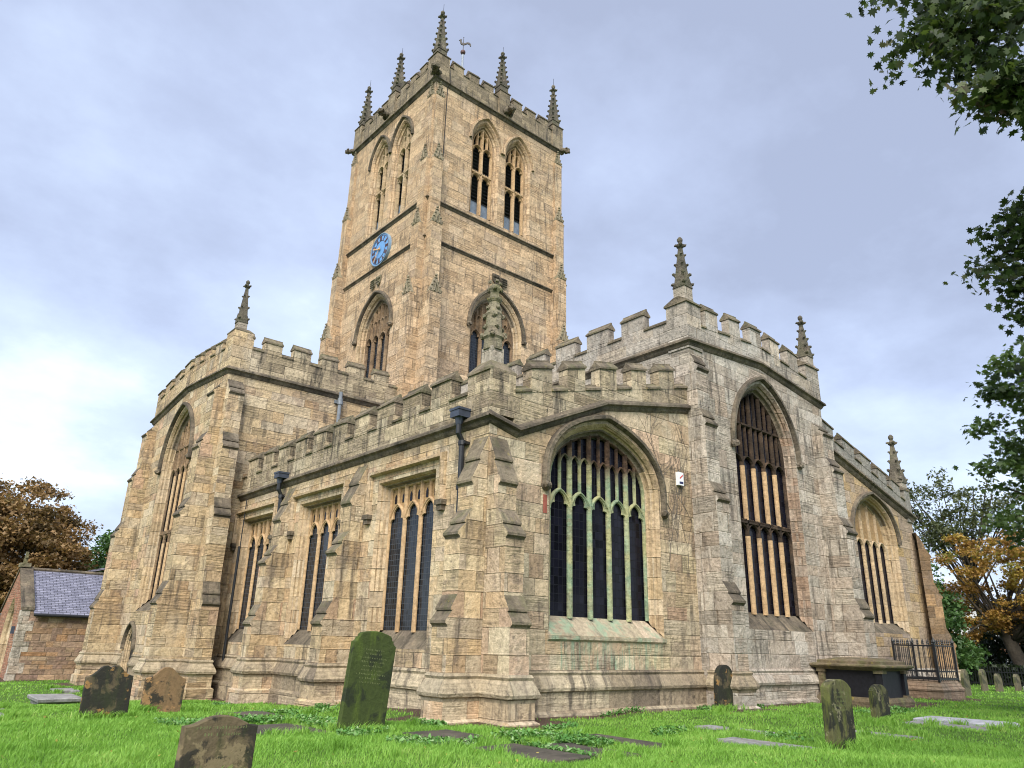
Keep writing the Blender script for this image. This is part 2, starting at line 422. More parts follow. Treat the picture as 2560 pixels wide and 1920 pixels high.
M_BRICK = stone("porch_red_brick", [(0.30, 0.13, 0.075), (0.36, 0.18, 0.11), (0.26, 0.11, 0.07), (0.34, 0.21, 0.14)], bw=0.24, bh=0.085, mortar=(0.36, 0.30, 0.24), dirt=0.2, patch=0.1, pale=0.3, seed=24.0, mw=0.008, lam=0.1)
M_TOMB = stone("tomb_stone", [(0.09, 0.07, 0.045), (0.16, 0.125, 0.075), (0.24, 0.185, 0.11)], blocks=False, dirt=0.8, green=0.45, yellow=0.5, seed=25.0)
M_TOMBB = stone("railed_tomb_stone", [(0.24, 0.175, 0.125), (0.30, 0.21, 0.145), (0.19, 0.15, 0.11)], bw=1.0, bh=0.5, dirt=0.6, patch=0.3, seed=26.0)

def flat(name, col, rough=0.5, metal=0.0, spec=0.4, nscale=6.0, var=0.25, bump=0.0):
    m, k, b, out = new_mat(name)
    tcn = k.n('ShaderNodeTexCoord')
    nz = k.noise(tcn.outputs['Object'], nscale, 6.0, 0.6)
    f = k.lin(nz, 0.3, 0.7, 1 - var, 1 + var)
    k.link(k.mix(1.0, col, k.xyz(f, f, f), 'MULTIPLY'), b.inputs['Base Color'])
    b.inputs['Roughness'].default_value = rough
    b.inputs['Metallic'].default_value = metal
    b.inputs['Specular IOR Level'].default_value = spec
    if bump:
        bp = k.n('ShaderNodeBump'); bp.inputs['Strength'].default_value = bump; bp.inputs['Distance'].default_value = 0.02
        k.link(nz, bp.inputs['Height']); k.link(bp.outputs[0], b.inputs['Normal'])
    return m

def glass(name, col, lead=True, gw=0.105, gh=0.15, refl=0.5, leadcol=(0.085, 0.095, 0.115)):
    m, k, b, out = new_mat(name)
    uvn = k.n('ShaderNodeUVMap'); uvn.uv_map = 'UVMap'
    u, v, _ = k.sep(uvn.outputs[0])
    cu = k.m('DIVIDE', u, gw); cv = k.m('DIVIDE', v, gh)
    fu = k.m('FRACT', cu); fv = k.m('FRACT', cv)
    wnz = k.n('ShaderNodeTexWhiteNoise', noise_dimensions='2D'); k.link(k.xyz(k.m('FLOOR', cu), k.m('FLOOR', cv)), wnz.inputs['Vector'])
    r, g, bb = k.sep(wnz.outputs['Color'])
    e = k.m('MINIMUM', k.m('MULTIPLY', k.m('MINIMUM', fu, k.m('SUBTRACT', 1.0, fu)), gw), k.m('MULTIPLY', k.m('MINIMUM', fv, k.m('SUBTRACT', 1.0, fv)), gh))
    ld = k.sstep(e, 0.009, 0.004)
    gl = k.mix(1.0, col, k.xyz(*[k.m('MULTIPLY_ADD', r, 1.2, 0.5)] * 3), 'MULTIPLY')
    k.link(k.mix(ld, gl, leadcol) if lead else gl, b.inputs['Base Color'])
    k.link(k.m('MULTIPLY_ADD', ld, 0.45, 0.16), b.inputs['Roughness'])
    b.inputs['Specular IOR Level'].default_value = refl
    bp = k.n('ShaderNodeBump'); bp.inputs['Strength'].default_value = 0.35; bp.inputs['Distance'].default_value = 0.02
    hh = k.m('ADD', k.m('MULTIPLY', ld, 0.3), k.m('ADD', k.m('MULTIPLY', k.m('MULTIPLY', k.m('SUBTRACT', g, 0.5), fu), 0.5), k.m('MULTIPLY', k.m('MULTIPLY', k.m('SUBTRACT', bb, 0.5), fv), 0.5)))
    k.link(hh, bp.inputs['Height']); k.link(bp.outputs[0], b.inputs['Normal'])
    return m

M_GLASS = glass("leaded_glass", (0.010, 0.013, 0.018), refl=0.34, leadcol=(0.055, 0.062, 0.075))
M_GLASSD = glass("dark_stained_glass", (0.006, 0.006, 0.011), gw=0.16, gh=0.22, refl=0.14, leadcol=(0.012, 0.012, 0.016))
M_IRON = flat("black_iron", (0.012, 0.013, 0.016), 0.45, spec=0.5)
M_LEADH = flat("blue_grey_lead", (0.04, 0.05, 0.075), 0.5, spec=0.5)
M_PIPEG = flat("grey_pipe", (0.17, 0.19, 0.215), 0.5)
M_LOUV = flat("dark_louvre_slate", (0.028, 0.03, 0.036), 0.7)
M_NET = flat("blue_grey_louvre_board", (0.17, 0.21, 0.27), 0.5)
M_LEADROOF = flat("lead_roof", (0.16, 0.17, 0.19), 0.6)
M_BLUE = flat("clock_blue", (0.13, 0.30, 0.58), 0.45, var=0.08)
M_CREAM = flat("clock_rim", (0.20, 0.30, 0.42), 0.5, var=0.1)
M_GOLD = flat("clock_gilt", (0.62, 0.36, 0.17), 0.4, var=0.15)
M_NUM = flat("clock_numeral_brown", (0.11, 0.055, 0.05), 0.5)
M_WHITE = flat("white_plastic", (0.75, 0.77, 0.8), 0.35, var=0.03)
M_RED = flat("red_print", (0.55, 0.04, 0.03), 0.4, var=0.03)
M_NAVY = flat("navy_print", (0.015, 0.02, 0.09), 0.4, var=0.03)
M_DOOR = flat("dark_oak_door", (0.02, 0.018, 0.016), 0.7)
M_BRASS = flat("weathervane_metal", (0.035, 0.027, 0.02), 0.6)
M_POLE = flat("vane_pole_paint", (0.30, 0.33, 0.38), 0.5)
M_CREEP = flat("dead_creeper_bark", (0.11, 0.095, 0.08), 0.9)
M_TILE = flat("red_tile", (0.26, 0.075, 0.05), 0.8)

# ------------------------------------------------------------------ ground shape
def sst(a, b, x):
    t = np.clip((x - a) / (b - a), 0, 1)
    return t * t * (3 - 2 * t)
def ground_z(x, y):
    x = np.asarray(x, float); y = np.asarray(y, float)
    z = -0.60 * sst(1.0, 17.0, y) * sst(6.0, 1.0, x)
    z = z + 0.05 * np.sin(x * 0.55 + 1.0) * np.sin(y * 0.48) + 0.025 * np.sin(x * 1.7 + y * 0.9) + 0.015 * np.sin(x * 2.9 - y * 2.3)
    z = z + 0.10 * np.exp(-((x + 6.2) ** 2 / 3.0 + (y - 2.6) ** 2 / 2.0))
    z = z + 0.12 * sst(16, 40, x)
    return z
def gz1(x, y): return float(ground_z(x, y))

# ================================================================== CHURCH
church = empty("church", (0, 0, 0))
tag(church, "large buff stone parish church with battlements and a tall pinnacled square tower", "church")

class E:      # wall facing -Y ; u = x
    def __init__(s, y0): s.o = y0
    def p(s, u, d, z): return (u, s.o + d, z)
class S:      # wall facing -X ; u = y
    def __init__(s, x0): s.o = x0
    def p(s, u, d, z): return (s.o + d, u, z)

def arch_pts(uc, a, zs, h, n=10):
    """pointed arch, left spring -> apex -> right spring, as (u,z)"""
    R = []
    if h >= a * 0.98:
        r = (a * a + h * h) / (2 * a)
        cx = a - r                       # centre of the right arc
        t1 = math.atan2(h, -cx)
        for i in range(n + 1):
            t = t1 * i / n
            R.append((cx + r * math.cos(t), r * math.sin(t)))
    else:
        c1 = (a, 0.80 * h * (0.75 + 0.25 * h / a))
        for i in range(n + 1):
            t = i / n
            R.append(((1 - t) ** 2 * a + 2 * t * (1 - t) * c1[0] * 0.94, 2 * t * (1 - t) * c1[1] + t * t * h))
    L = [(uc - x, zs + z) for x, z in R]
    Rr = [(uc + x, zs + z) for x, z in R[::-1]]
    return L + Rr[1:]

def sweep2d(mb, fr, pts, w, d0, d1, fw=0.3, mi=0, closed=False):
    """moulded bar along a 2-D line (u,z) in a wall plane: front face at depth d0 (narrow), back at d1"""
    n = len(pts)
    sec = [(-0.5 * w, d1), (-0.5 * w, d0 + (d1 - d0) * 0.62), (-0.5 * w * fw, d0), (0.5 * w * fw, d0), (0.5 * w, d0 + (d1 - d0) * 0.62), (0.5 * w, d1)]
    rows = []
    for i in range(n):
        a = pts[(i - 1) % n] if (i > 0 or closed) else None
        c = pts[(i + 1) % n] if (i < n - 1 or closed) else None
        p = pts[i]
        ds = []
        if a is not None:
            q = Vector((p[0] - a[0], p[1] - a[1]));
            if q.length > 1e-6: ds.append(q.normalized())
        if c is not None:
            q = Vector((c[0] - p[0], c[1] - p[1]))
            if q.length > 1e-6: ds.append(q.normalized())
        t = ds[0] if len(ds) == 1 else (ds[0] + ds[1])
        if t.length < 1e-6: t = ds[0]
        t.normalize()
        nn = Vector((-t.y, t.x))
        sc = 1.0 / max(0.55, nn.dot(Vector((-ds[0].y, ds[0].x))))
        rows.append([fr.p(p[0] + nn.x * o * sc, d, p[1] + nn.y * o * sc) for o, d in sec])
    if closed: rows.append(rows[0])
    mb.grid(rows, mi)

def wall(name, fr, outline, holes, mat, parent=church, d=0.0):
    polys = [[Vector((u, z, 0)) for u, z in outline]] + [[Vector((u, z, 0)) for u, z in h] for h in holes]
    flatp = [p for q in polys for p in q]
    tri = geometry.tessellate_polygon(polys)
    mb = MB()
    mb.v = [fr.p(p.x, d, p.y) for p in flatp]
    for t in tri:
        mb.f.append(tuple(t)); mb.mi.append(0)
    return mk(name, mb, mat, parent)

def loft(mb, fr, prof, ua, ub, za=0.0, zb=0.0, ma=0.0, mb_=0.0, mi=0, caps=True):
    """prism with cross-section prof [(d,z)] from ua to ub, z offsets za/zb, mitre factors at the ends"""
    A = [fr.p(ua + ma * d, d, z + za) for d, z in prof]
    B = [fr.p(ub + mb_ * d, d, z + zb) for d, z in prof]
    n = len(prof)
    for i in range(n):
        j = (i + 1) % n
        mb.quad(A[i], A[j], B[j], B[i], mi)
    if caps:
        mb.face(A, mi); mb.face(B[::-1], mi)

STRING = [(0.02, 0.13), (-0.05, 0.11), (-0.17, 0.02), (-0.18, -0.05), (-0.10, -0.09), (-0.06, -0.17), (-0.02, -0.22), (0.02, -0.23)]
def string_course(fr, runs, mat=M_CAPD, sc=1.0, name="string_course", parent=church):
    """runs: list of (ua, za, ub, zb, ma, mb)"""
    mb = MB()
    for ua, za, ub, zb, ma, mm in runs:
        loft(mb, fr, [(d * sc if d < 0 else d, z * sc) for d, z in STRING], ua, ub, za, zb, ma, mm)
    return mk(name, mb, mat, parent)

PLINTH = [(0.02, 1.02), (-0.05, 1.02), (-0.08, 0.96), (-0.05, 0.90), (-0.09, 0.84), (-0.16, 0.70), (-0.19, 0.62), (-0.17, 0.55), (-0.12, 0.52), (-0.10, 0.45), (-0.10, 0.12), (-0.19, 0.05), (-0.21, -1.0), (0.02, -1.0)]
def plinth(fr, ua, ub, ma=0.0, mb_=0.0, dz=0.0, mat=M_PLINTH):
    mb = MB(); loft(mb, fr, PLINTH, ua, ub, dz, dz, ma, mb_)
    return mk("plinth", mb, mat, church)

# ---- battlements
def cope_prof(t, h, lip=0.05):
    """saddleback coping cross-section over a wall 0..t"""
    return [(-lip, 0.0), (-lip, 0.06), (t * 0.40, h * 0.80), (t * 0.42, h), (t * 0.58, h), (t * 0.60, h * 0.80), (t + lip, 0.06), (t + lip, 0.0)]

def battlement(fr, ua, ub, zbase, zemb, ztop, merl, mats, t=0.40, d0=-0.03, name="battlement", parent=church, steps=None):
    """zbase/zemb/ztop: functions of u. merl: list of (a,b)"""
    mb = MB()
    us = [ua] + (steps or []) + [ub]
    for a, b in zip(us[:-1], us[1:]):
        A = [fr.p(a, d0, zbase(a)), fr.p(a, d0 + t, zbase(a)), fr.p(a, d0 + t, zemb(a) - 0.16), fr.p(a, d0, zemb(a) - 0.16)]
        B = [fr.p(b, d0, zbase(b)), fr.p(b, d0 + t, zbase(b)), fr.p(b, d0 + t, zemb(b) - 0.16), fr.p(b, d0, zemb(b) - 0.16)]
        for i in range(4):
            j = (i + 1) % 4
            mb.quad(A[i], A[j], B[j], B[i], 0)
        mb.face(A); mb.face(B[::-1])
    # sill copings in the gaps
    edges = [ua] + [x for m in merl for x in m] + [ub]
    for a, b in zip(edges[0::2], edges[1::2]):
        if b - a < 0.12: continue
        cp = [(d0 + d, z - 0.16) for d, z in cope_prof(t, 0.20)]
        mids = [s_ for s_ in (steps or []) if a < s_ < b]
        pp = [a] + mids + [b]
        for x, y in zip(pp[:-1], pp[1:]):
            loft(mb, fr, cp, x, y, zemb(x), zemb(y), mi=1)
    par = mk(name, mb, mats, parent)
    rr = random.Random(int(abs(ua) * 100) + len(merl))
    for a, b in merl:
        q = MB()
        ja = rr.uniform(-0.025, 0.025); jb = rr.uniform(-0.025, 0.025)
        a2, b2 = a + ja, b + jb
        za, zb = zemb(a2) - 0.17, zemb(b2) - 0.17
        ta, tb = ztop(a2) - 0.27 + rr.uniform(-.03, .03), ztop(b2) - 0.27 + rr.uniform(-.03, .03)
        dd = d0 - 0.004 + rr.uniform(-.012, .0)
        A = [fr.p(a2, dd, za), fr.p(a2, d0 + t, za), fr.p(a2, d0 + t, ta), fr.p(a2, dd, ta)]
        B = [fr.p(b2, dd, zb), fr.p(b2, d0 + t, zb), fr.p(b2, d0 + t, tb), fr.p(b2, dd, tb)]
        for i in range(4):
            j = (i + 1) % 4
            q.quad(A[i], A[j], B[j], B[i], 0)
        q.face(A); q.face(B[::-1])
        loft(q, fr, [(d0 + d, z) for d, z in cope_prof(t, 0.29, 0.055)], a2 - 0.03, b2 + 0.03, ta, tb, mi=1)
        mk("merlon", q, mats, par)
    return par

# ---- buttress
def butt(fr, u0, u1, prof, mats, name="buttress", parent=church, gab=None):
    """prof: list of (z, projection, slot) from top to bottom; slot is for the strip below that point"""
    mb = MB()
    n = len(prof)
    # below the plinth line the mouldings return round the sides
    ib = next((i for i, q in enumerate(prof) if q[2] == 2), n)
    pb = prof[ib][1] if ib < n else 0.0
    ex = [max(0.0, p - pb) if i >= ib else 0.0 for i, (z, p, s_) in enumerate(prof)]
    for i in range(n - 1):
        z0, p0, s0 = prof[i]; z1, p1, _ = prof[i + 1]
        a, b = ex[i], ex[i + 1]
        mb.quad(fr.p(u0 - a, -p0, z0), fr.p(u1 + a, -p0, z0), fr.p(u1 + b, -p1, z1), fr.p(u0 - b, -p1, z1), s0)
    for u, sg in ((u0, -1), (u1, 1)):
        # side face as strips so that it stays planar and convex
        for i in range(n - 1):
            z0, p0, s0 = prof[i]; z1, p1, _ = prof[i + 1]
            a, b = u + sg * ex[i], u + sg * ex[i + 1]
            if abs(z0 - z1) < 1e-6 and abs(a - b) < 1e-6: continue
            mb.quad(fr.p(a, -p0, z0), fr.p(a, -0.004, z0), fr.p(b, -0.004, z1), fr.p(b, -p1, z1), s0 if s0 == 2 else 0)
    return mk(name, mb, mats, parent)

def offs(zt, p0, zb, p1):
    """two-step weathering from projection p0 at zt down to p1 at zb, with drips"""
    zm = zt + (zb - zt) * 0.50; pm = p0 + (p1 - p0) * 0.55
    return [(zt, p0, 1), (zm, pm + 0.04, 1), (zm - 0.05, pm + 0.04, 1), (zm - 0.06, pm, 1), (zb, p1 + 0.07, 1), (zb - 0.06, p1 + 0.07, 1), (zb - 0.10, p1 + 0.02, 1), (zb - 0.14, p1, 0)]

def base_prof(p, dz=0.0, foot=-1.0):
    return [(1.02 + dz, p, 2), (1.02 + dz, p + 0.05, 2), (0.96 + dz, p + 0.08, 2), (0.90 + dz, p + 0.05, 2), (0.84 + dz, p + 0.09, 2), (0.70 + dz, p + 0.16, 2), (0.62 + dz, p + 0.19, 2), (0.55 + dz, p + 0.17, 2), (0.52 + dz, p + 0.12, 2),
            (0.45 + dz, p + 0.10, 0), (0.10 + dz, p + 0.10, 0), (0.05 + dz, p + 0.18, 0), (foot, p + 0.21, 0)]

# ---- windows
def contour(uc, a, zb, zs, h, n=10, rect=False):
    if rect:
        top = zs + h
        return [(uc - a, zb), (uc - a, zs), (uc - a, top), (uc, top), (uc + a, top), (uc + a, zs), (uc + a, zb)]
    return [(uc - a, zb)] + arch_pts(uc, a, zs, h, n) + [(uc + a, zb)]

def arch_z(cont, u):
    best = None
    for (a, za), (b, zb) in zip(cont[1:-1][:-1], cont[1:-1][1:]):
        if min(a, b) - 1e-6 <= u <= max(a, b) + 1e-6 and abs(b - a) > 1e-6:
            z = za + (zb - za) * (u - a) / (b - a)
            best = z if best is None else max(best, z)
    return best if best is not None else cont[1][1]

def reveal(fr, co, ci, D, mats, name="window", parent=church, darkening=True):
    mb = MB()
    n = len(co)
    steps = [(0, 0), (0.30, 0.22), (0.30, 0.34), (0.46, 0.42), (0.62, 0.46), (0.66, 0.66), (0.80, 0.74), (1.0, 0.80), (1.0, 1.06)]
    rows = []
    for t, dd in steps:
        rows.append([fr.p(a[0] + (b[0] - a[0]) * t, D * dd, a[1] + (b[1] - a[1]) * t) for a, b in zip(co, ci)])
    for i in range(len(rows) - 1):
        for j in range(n - 1):
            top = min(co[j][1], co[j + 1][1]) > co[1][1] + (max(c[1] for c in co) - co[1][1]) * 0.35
            mb.quad(rows[i][j], rows[i][j + 1], rows[i + 1][j + 1], rows[i + 1][j], 2 if (top and darkening and i > 2) else 0)  # upper, inner rings of the recess take the darker third slot
    # sloping sill
    A, B = co[0], co[-1]; a, b = ci[0], ci[-1]
    mb.quad(fr.p(A[0], 0, A[1]), fr.p(B[0], 0, B[1]), fr.p(b[0], D * 1.06, b[1]), fr.p(a[0], D * 1.06, a[1]), 1)
    return mk(name, mb, mats, parent)

def glass_obj(fr, ci, d, mat, parent):
    mb = MB(); mb.face([fr.p(u, d, z) for u, z in ci])
    return mk("glass", mb, mat, parent)

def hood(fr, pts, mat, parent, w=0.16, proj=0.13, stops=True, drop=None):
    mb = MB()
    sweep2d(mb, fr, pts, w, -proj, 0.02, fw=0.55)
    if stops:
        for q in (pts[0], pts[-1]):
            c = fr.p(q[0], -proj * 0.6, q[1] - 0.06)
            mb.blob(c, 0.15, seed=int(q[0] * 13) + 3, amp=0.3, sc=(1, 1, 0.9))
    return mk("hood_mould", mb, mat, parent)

def light_head(mb, fr, c, hw, zs, rise, w, d0, d1, cusp=True):
    pts = arch_pts(c, hw, zs, rise, 6)
    sweep2d(mb, fr, pts, w, d0, d1)
    if cusp:
        # trefoiled head: the stone between the arch and the foils, set back a little
        def q2(a, b, e, t): return ((1 - t) ** 2 * a[0] + 2 * t * (1 - t) * b[0] + t * t * e[0], (1 - t) ** 2 * a[1] + 2 * t * (1 - t) * b[1] + t * t * e[1])
        h_, r_ = hw, rise
        half = [q2((0.96 * h_, -0.10 * r_), (0.92 * h_, 0.36 * r_), (0.50 * h_, 0.34 * r_), t / 5) for t in range(6)] + [q2((0.50 * h_, 0.34 * r_), (0.66 * h_, 0.70 * r_), (0.0, 0.90 * r_), t / 5) for t in range(1, 6)]
        foil = [(c - x, zs + z) for x, z in half] + [(c + x, zs + z) for x, z in half[::-1][1:]]
        dm = d0 + (d1 - d0) * 0.40
        poly = pts + foil[::-1]
        tri = geometry.tessellate_polygon([[Vector((u, z, 0)) for u, z in poly]])
        b0 = len(mb.v)
        mb.v.extend([fr.p(u, dm, z) for u, z in poly])
        for t in tri: mb.f.append(tuple(b0 + q for q in t)); mb.mi.append(0)
        mb.grid([[fr.p(u, dm, z) for u, z in foil], [fr.p(u, d1, z) for u, z in foil]], 0)
    return pts

def tracery(fr, uc, a, z0, zs, h, D, n, zh, mat, parent, rect=False, w=0.17, transom=None, zh2=None, infill=None, matfill=None, upper_transom=None, sub=True, hr=0.75, thick=0.2, cusp=True, subheads=True):
    """perpendicular tracery: n lights with heads springing at zh, sub-lights above; glass sits at depth D"""
    ci = contour(uc, a, z0, zs, h, 10, rect)
    d0, d1 = D - thick, D - 0.01
    mb = MB()
    step = 2 * a / n
    hw = step / 2
    rise = hw * 2 * hr
    for i in range(1, n):
        u = uc - a + step * i
        zt = (zs + h if rect else arch_z(ci, u)) + 0.03
        sweep2d(mb, fr, [(u, z0 - 0.05), (u, zt)], w, d0, d1)
    sweep2d(mb, fr, ci, w * 0.6, d0 + 0.02, d1)
    heads = []
    for i in range(n):
        c = uc - a + step * (i + 0.5)
        zc = arch_z(ci, c) if not rect else zs + h
        heads.append(light_head(mb, fr, c, hw, zh, rise, w * 0.55, d0 + 0.01, d1, cusp))
        if transom:
            light_head(mb, fr, c, hw, transom - rise - 0.03, rise, w * 0.5, d0 + 0.02, d1, cusp)
        if sub and zc > zh + rise + 0.25:
            zb = zh + rise
            sweep2d(mb, fr, [(c, zb - 0.02), (c, zc + 0.02)], w * 0.45, d0 + 0.02, d1)
            z2 = zh2 or (zb + (zc - zb) * 0.45)
            for sgn in ((-0.5, 0.5) if subheads else ()):
                cc = c + sgn * hw
                zcc = (zs + h) if rect else min(arch_z(ci, cc - hw * 0.4), arch_z(ci, cc + hw * 0.4))
                zz = z2 if not rect else zs + h - hw * 0.55
                if zcc > zz + hw * 0.45:
                    light_head(mb, fr, cc, hw * 0.5, zz, hw * 0.85, w * 0.36, d0 + 0.03, d1, cusp=False)
    if transom:
        sweep2d(mb, fr, [(uc - a, transom), (uc + a, transom)], w * 0.8, d0, d1, fw=0.6)
        for q in range(n * 5):
            u = uc - a + 2 * a * (q + 0.5) / (n * 5)
            mb.blob(fr.p(u, d0 + 0.03, transom + 0.07), 0.05, seed=q, sub=1)
    if upper_transom:
        zt = upper_transom
        us = [uc - a + 2 * a * q / 60 for q in range(61)]
        ok = [u for u in us if arch_z(ci, u) > zt]
        sweep2d(mb, fr, [(ok[0], zt), (ok[-1], zt)], w * 0.8, d0, d1, fw=0.6)
    if infill is not None:
        # stone blind panels behind the ribs, above the light heads
        lower = []
        for hp in heads: lower += hp
        top = [p for p in ci[1:-1] if True]
        poly = [(uc - a, zh)] + lower[1:-1] + [(uc + a, zh)] + [p for p in top[::-1] if p[1] > zh + 0.01]
        polys = [[Vector((u, z, 0)) for u, z in poly]]
        tri = geometry.tessellate_polygon(polys)
        b = len(mb.v)
        mb.v.extend([fr.p(u, infill, z) for u, z in poly])
        for t in tri: mb.f.append(tuple(b + i for i in t)); mb.mi.append(1)
    return mk("tracery", mb, [mat, matfill or mat], parent)

# ---- pinnacle
def pinnacle(c, sw, sh, ph, mats, rows=6, parent=church, finial=True, name="pinnacle", rod=False, broken=False):
    """c base centre; square shaft sw wide sh high; crocketed spirelet ph high"""
    mb = MB()
    x, y, z = c
    h = sw / 2
    mb.box(x - h, x + h, y - h, y + h, z, z + sh, 1)
    mb.lathe((x, y, z + sh * 0.02), [(h * 1.52, 0), (h * 1.52, 0.07), (h * 1.41, 0.16)], 4, 1, rot=math.pi / 4)
    zb = z + sh
    # gablets on the four faces
    gh = sw * 0.95
    for ax in range(4):
        ca, sa = math.cos(ax * math.pi / 2), math.sin(ax * math.pi / 2)
        def T(a, b, zz): return (x + a * ca - b * sa, y + a * sa + b * ca, zz)
        A, B, Cc = T(h * 1.12, -h * 1.05, zb - 0.05), T(h * 1.12, h * 1.05, zb - 0.05), T(h * 1.12, 0, zb + gh)
        A2, B2, C2 = T(h * 0.3, -h * 1.05, zb - 0.05), T(h * 0.3, h * 1.05, zb - 0.05), T(h * 0.3, 0, zb + gh)
        mb.face([A, B, Cc]); mb.quad(A, Cc, C2, A2); mb.quad(B, B2, C2, Cc); mb.quad(A, A2, B2, B)
    bw_, tw = h * 0.95, max(0.05, sw * 0.13)
    top = zb + ph * (0.86 if finial else 1.0)
    rowsg = []
    for t in (0, 0.5, 1.0):
        r = (bw_ + (tw - bw_) * t) * 1.35
        rowsg.append([(x + r * math.cos(math.pi / 4 + q * math.pi / 2), y + r * math.sin(math.pi / 4 + q * math.pi / 2), zb + (top - zb) * t) for q in range(4)])
    mb.grid(rowsg, 0, closed=True); mb.face(rowsg[-1])
    rr = random.Random(int(x * 31 + y * 17))
    for i in range(rows):
        t = (i + 0.25) / rows
        r = (bw_ + (tw - bw_) * t) * 1.35
        cz = zb + (top - zb) * t
        cs = sw * 0.19 * (1 - 0.45 * t)
        for q in range(4):
            if broken and rr.random() < 0.4: continue
            a = math.pi / 4 + q * math.pi / 2
            px, py = math.cos(a), math.sin(a)
            mb.blob((x + px * (r + cs * 0.55), y + py * (r + cs * 0.55), cz + cs * 0.2), cs, seed=i * 4 + q, sub=1, amp=0.2, sc=(1, 1, 0.85))
            mb.tube([(x + px * r * 0.8, y + py * r * 0.8, cz - cs * 1.6), (x + px * (r + cs * 0.4), y + py * (r + cs * 0.4), cz)], cs * 0.55, cs * 0.6, 5)
    o = mk(name, mb, mats, parent)
    if finial:
        f = MB()
        s_ = sw * 0.30
        f.lathe((x, y, top - 0.02), [(tw * 1.0, 0), (s_ * 1.0, s_ * 0.45), (s_ * 1.15, s_ * 0.9), (s_ * 0.55, s_ * 1.3), (s_ * 0.42, s_ * 1.7), (s_ * 0.72, s_ * 2.2), (s_ * 0.75, s_ * 2.7), (s_ * 0.3, s_ * 3.3)], 8)
        for q in range(4):
            a = math.pi / 4 + q * math.pi / 2
            f.blob((x + math.cos(a) * s_ * 1.15, y + math.sin(a) * s_ * 1.15, top + s_ * 0.75), s_ * 0.5, seed=q, sub=1)
        mk("finial", f, mats[0], o)
    if rod:
        f = MB(); f.tube([(x + tw, y + tw, top - 0.3), (x + tw * 1.3, y + tw * 1.2, top + ph * 0.42)], 0.018, 0.012, 5)
        mk("lightning_rod", f, M_IRON, o)
    return o

def gargoyle(c, dirv, L=0.75, r=0.2, seed=0):
    mb = MB()
    d = Vector(dirv).normalized()
    p = Vector(c)
    mb.tube([p - d * 0.2, p + d * L * 0.45 + Vector((0, 0, 0.05)), p + d * L * 0.8], r, r * 0.72, 8)
    mb.blob(p + d * L * 0.88 + Vector((0, 0, 0.04)), r * 1.05, seed=seed, amp=0.35, sc=(1.0, 1.0, 0.9))
    s = d.cross(Vector((0, 0, 1)))
    for q in (-1, 1):
        mb.blob(p + d * L * 0.35 + s * q * r * 0.9 + Vector((0, 0, -0.08)), r * 0.62, seed=seed + q + 5, amp=0.3)
        mb.blob(p + d * L * 0.8 + s * q * r * 0.7 + Vector((0, 0, r * 0.8)), r * 0.35, seed=seed + q + 9, sub=1)
    mb.blob(p + d * (L * 0.88 + r * 0.85) - Vector((0, 0, r * 0.25)), r * 0.5, seed=seed + 2, sub=1)
    return mk("gargoyle", mb, M_CAPD, church)

# ------------------------------------------------------------------ south aisle (wall x = 0, y 0..16)
fS = S(0.0)
WC = [3.68, 8.88, 14.08]
holes = []
WIN_S = []
for uc in WC:
    co = contour(uc, 1.47, 1.40, 5.0, 0.97, rect=True)
    ci = contour(uc, 1.2, 1.86, 5.0, 0.82, rect=True)
    holes.append(co); WIN_S.append((uc, co, ci))
wall("aisle_wall", fS, [(0, -1.2), (16.0, -1.2), (16.0, 7.1), (0, 7.1)], holes, M_WARM)
for uc, co, ci in WIN_S:
    w = reveal(fS, co, ci, 0.36, [M_JAMB, M_CAPD, M_JAMBD])
    glass_obj(fS, ci, 0.375, M_GLASS, w)
    for i in range(6):
        pg = MB(); uu_ = uc - 1.2 + 2.4 * (i + 0.5) / 6
        pg.face([fS.p(uu_ + a_, 0.345, z_) for a_, z_ in ((-0.055, 5.36), (-0.055, 5.56), (0.0, 5.64), (0.055, 5.56), (0.055, 5.36))]); mk("panel_glass", pg, M_GLASSD, w)
    tracery(fS, uc, 1.2, 1.86, 5.0, 0.82, 0.36, 3, 4.70, M_TRAC, w, rect=True, w=0.135, infill=0.355, matfill=M_TRACF, hr=0.78, thick=0.10)
    hd = [(uc + 1.86, 5.08), (uc + 1.86, 6.28), (uc - 1.86, 6.28), (uc - 1.86, 5.08)]
    hood(fS, hd, M_JAMB, w, w=0.15, proj=0.15, stops=False)
    for q in (-1, 1):
        st = MB()
        y_ = uc + q * 1.86
        st.box(-0.17, 0.0, y_ - 0.16, y_ + 0.16, 4.94, 5.07); st.box(-0.13, 0.0, y_ - 0.11, y_ + 0.11, 4.80, 4.94)
        mk("label_stop", st, M_CAPD, w)
string_course(fS, [(0.0, 6.98, 16.0, 6.98, 1.0, 0.0)])
plinth(fS, 0.3, 15.9, 0.0, 0.0, dz=-0.062)

PB = [(6.72, -0.02, 1)] + offs(6.66, 0.0, 5.50, 0.42)[0:] + [(4.60, 0.42, 1)] + offs(4.58, 0.42, 4.02, 0.74)[1:] + [(2.62, 0.74, 1)] + offs(2.60, 0.74, 2.05, 0.97)[1:] + base_prof(0.97, dz=-0.06)
PB1 = [(z - 0.2 if z > 5 else z, p, s) for z, p, s in PB]
BM = [M_WARM, M_CAP, M_PLINTH]
butt(fS, 0.0, 0.60, PB1, BM)
butt(fS, 5.88, 6.50, PB, BM)
butt(fS, 10.80, 11.42, PB, BM)
merS = []
y = 1.72
for i in range(10):
    merS.append((y, y + 0.90)); y += 1.437
battlement(fS, 0.9, 16.0, lambda u: 7.0, lambda u: 7.88, lambda u: 8.62, merS, [M_PARA, M_CAP], t=0.34)

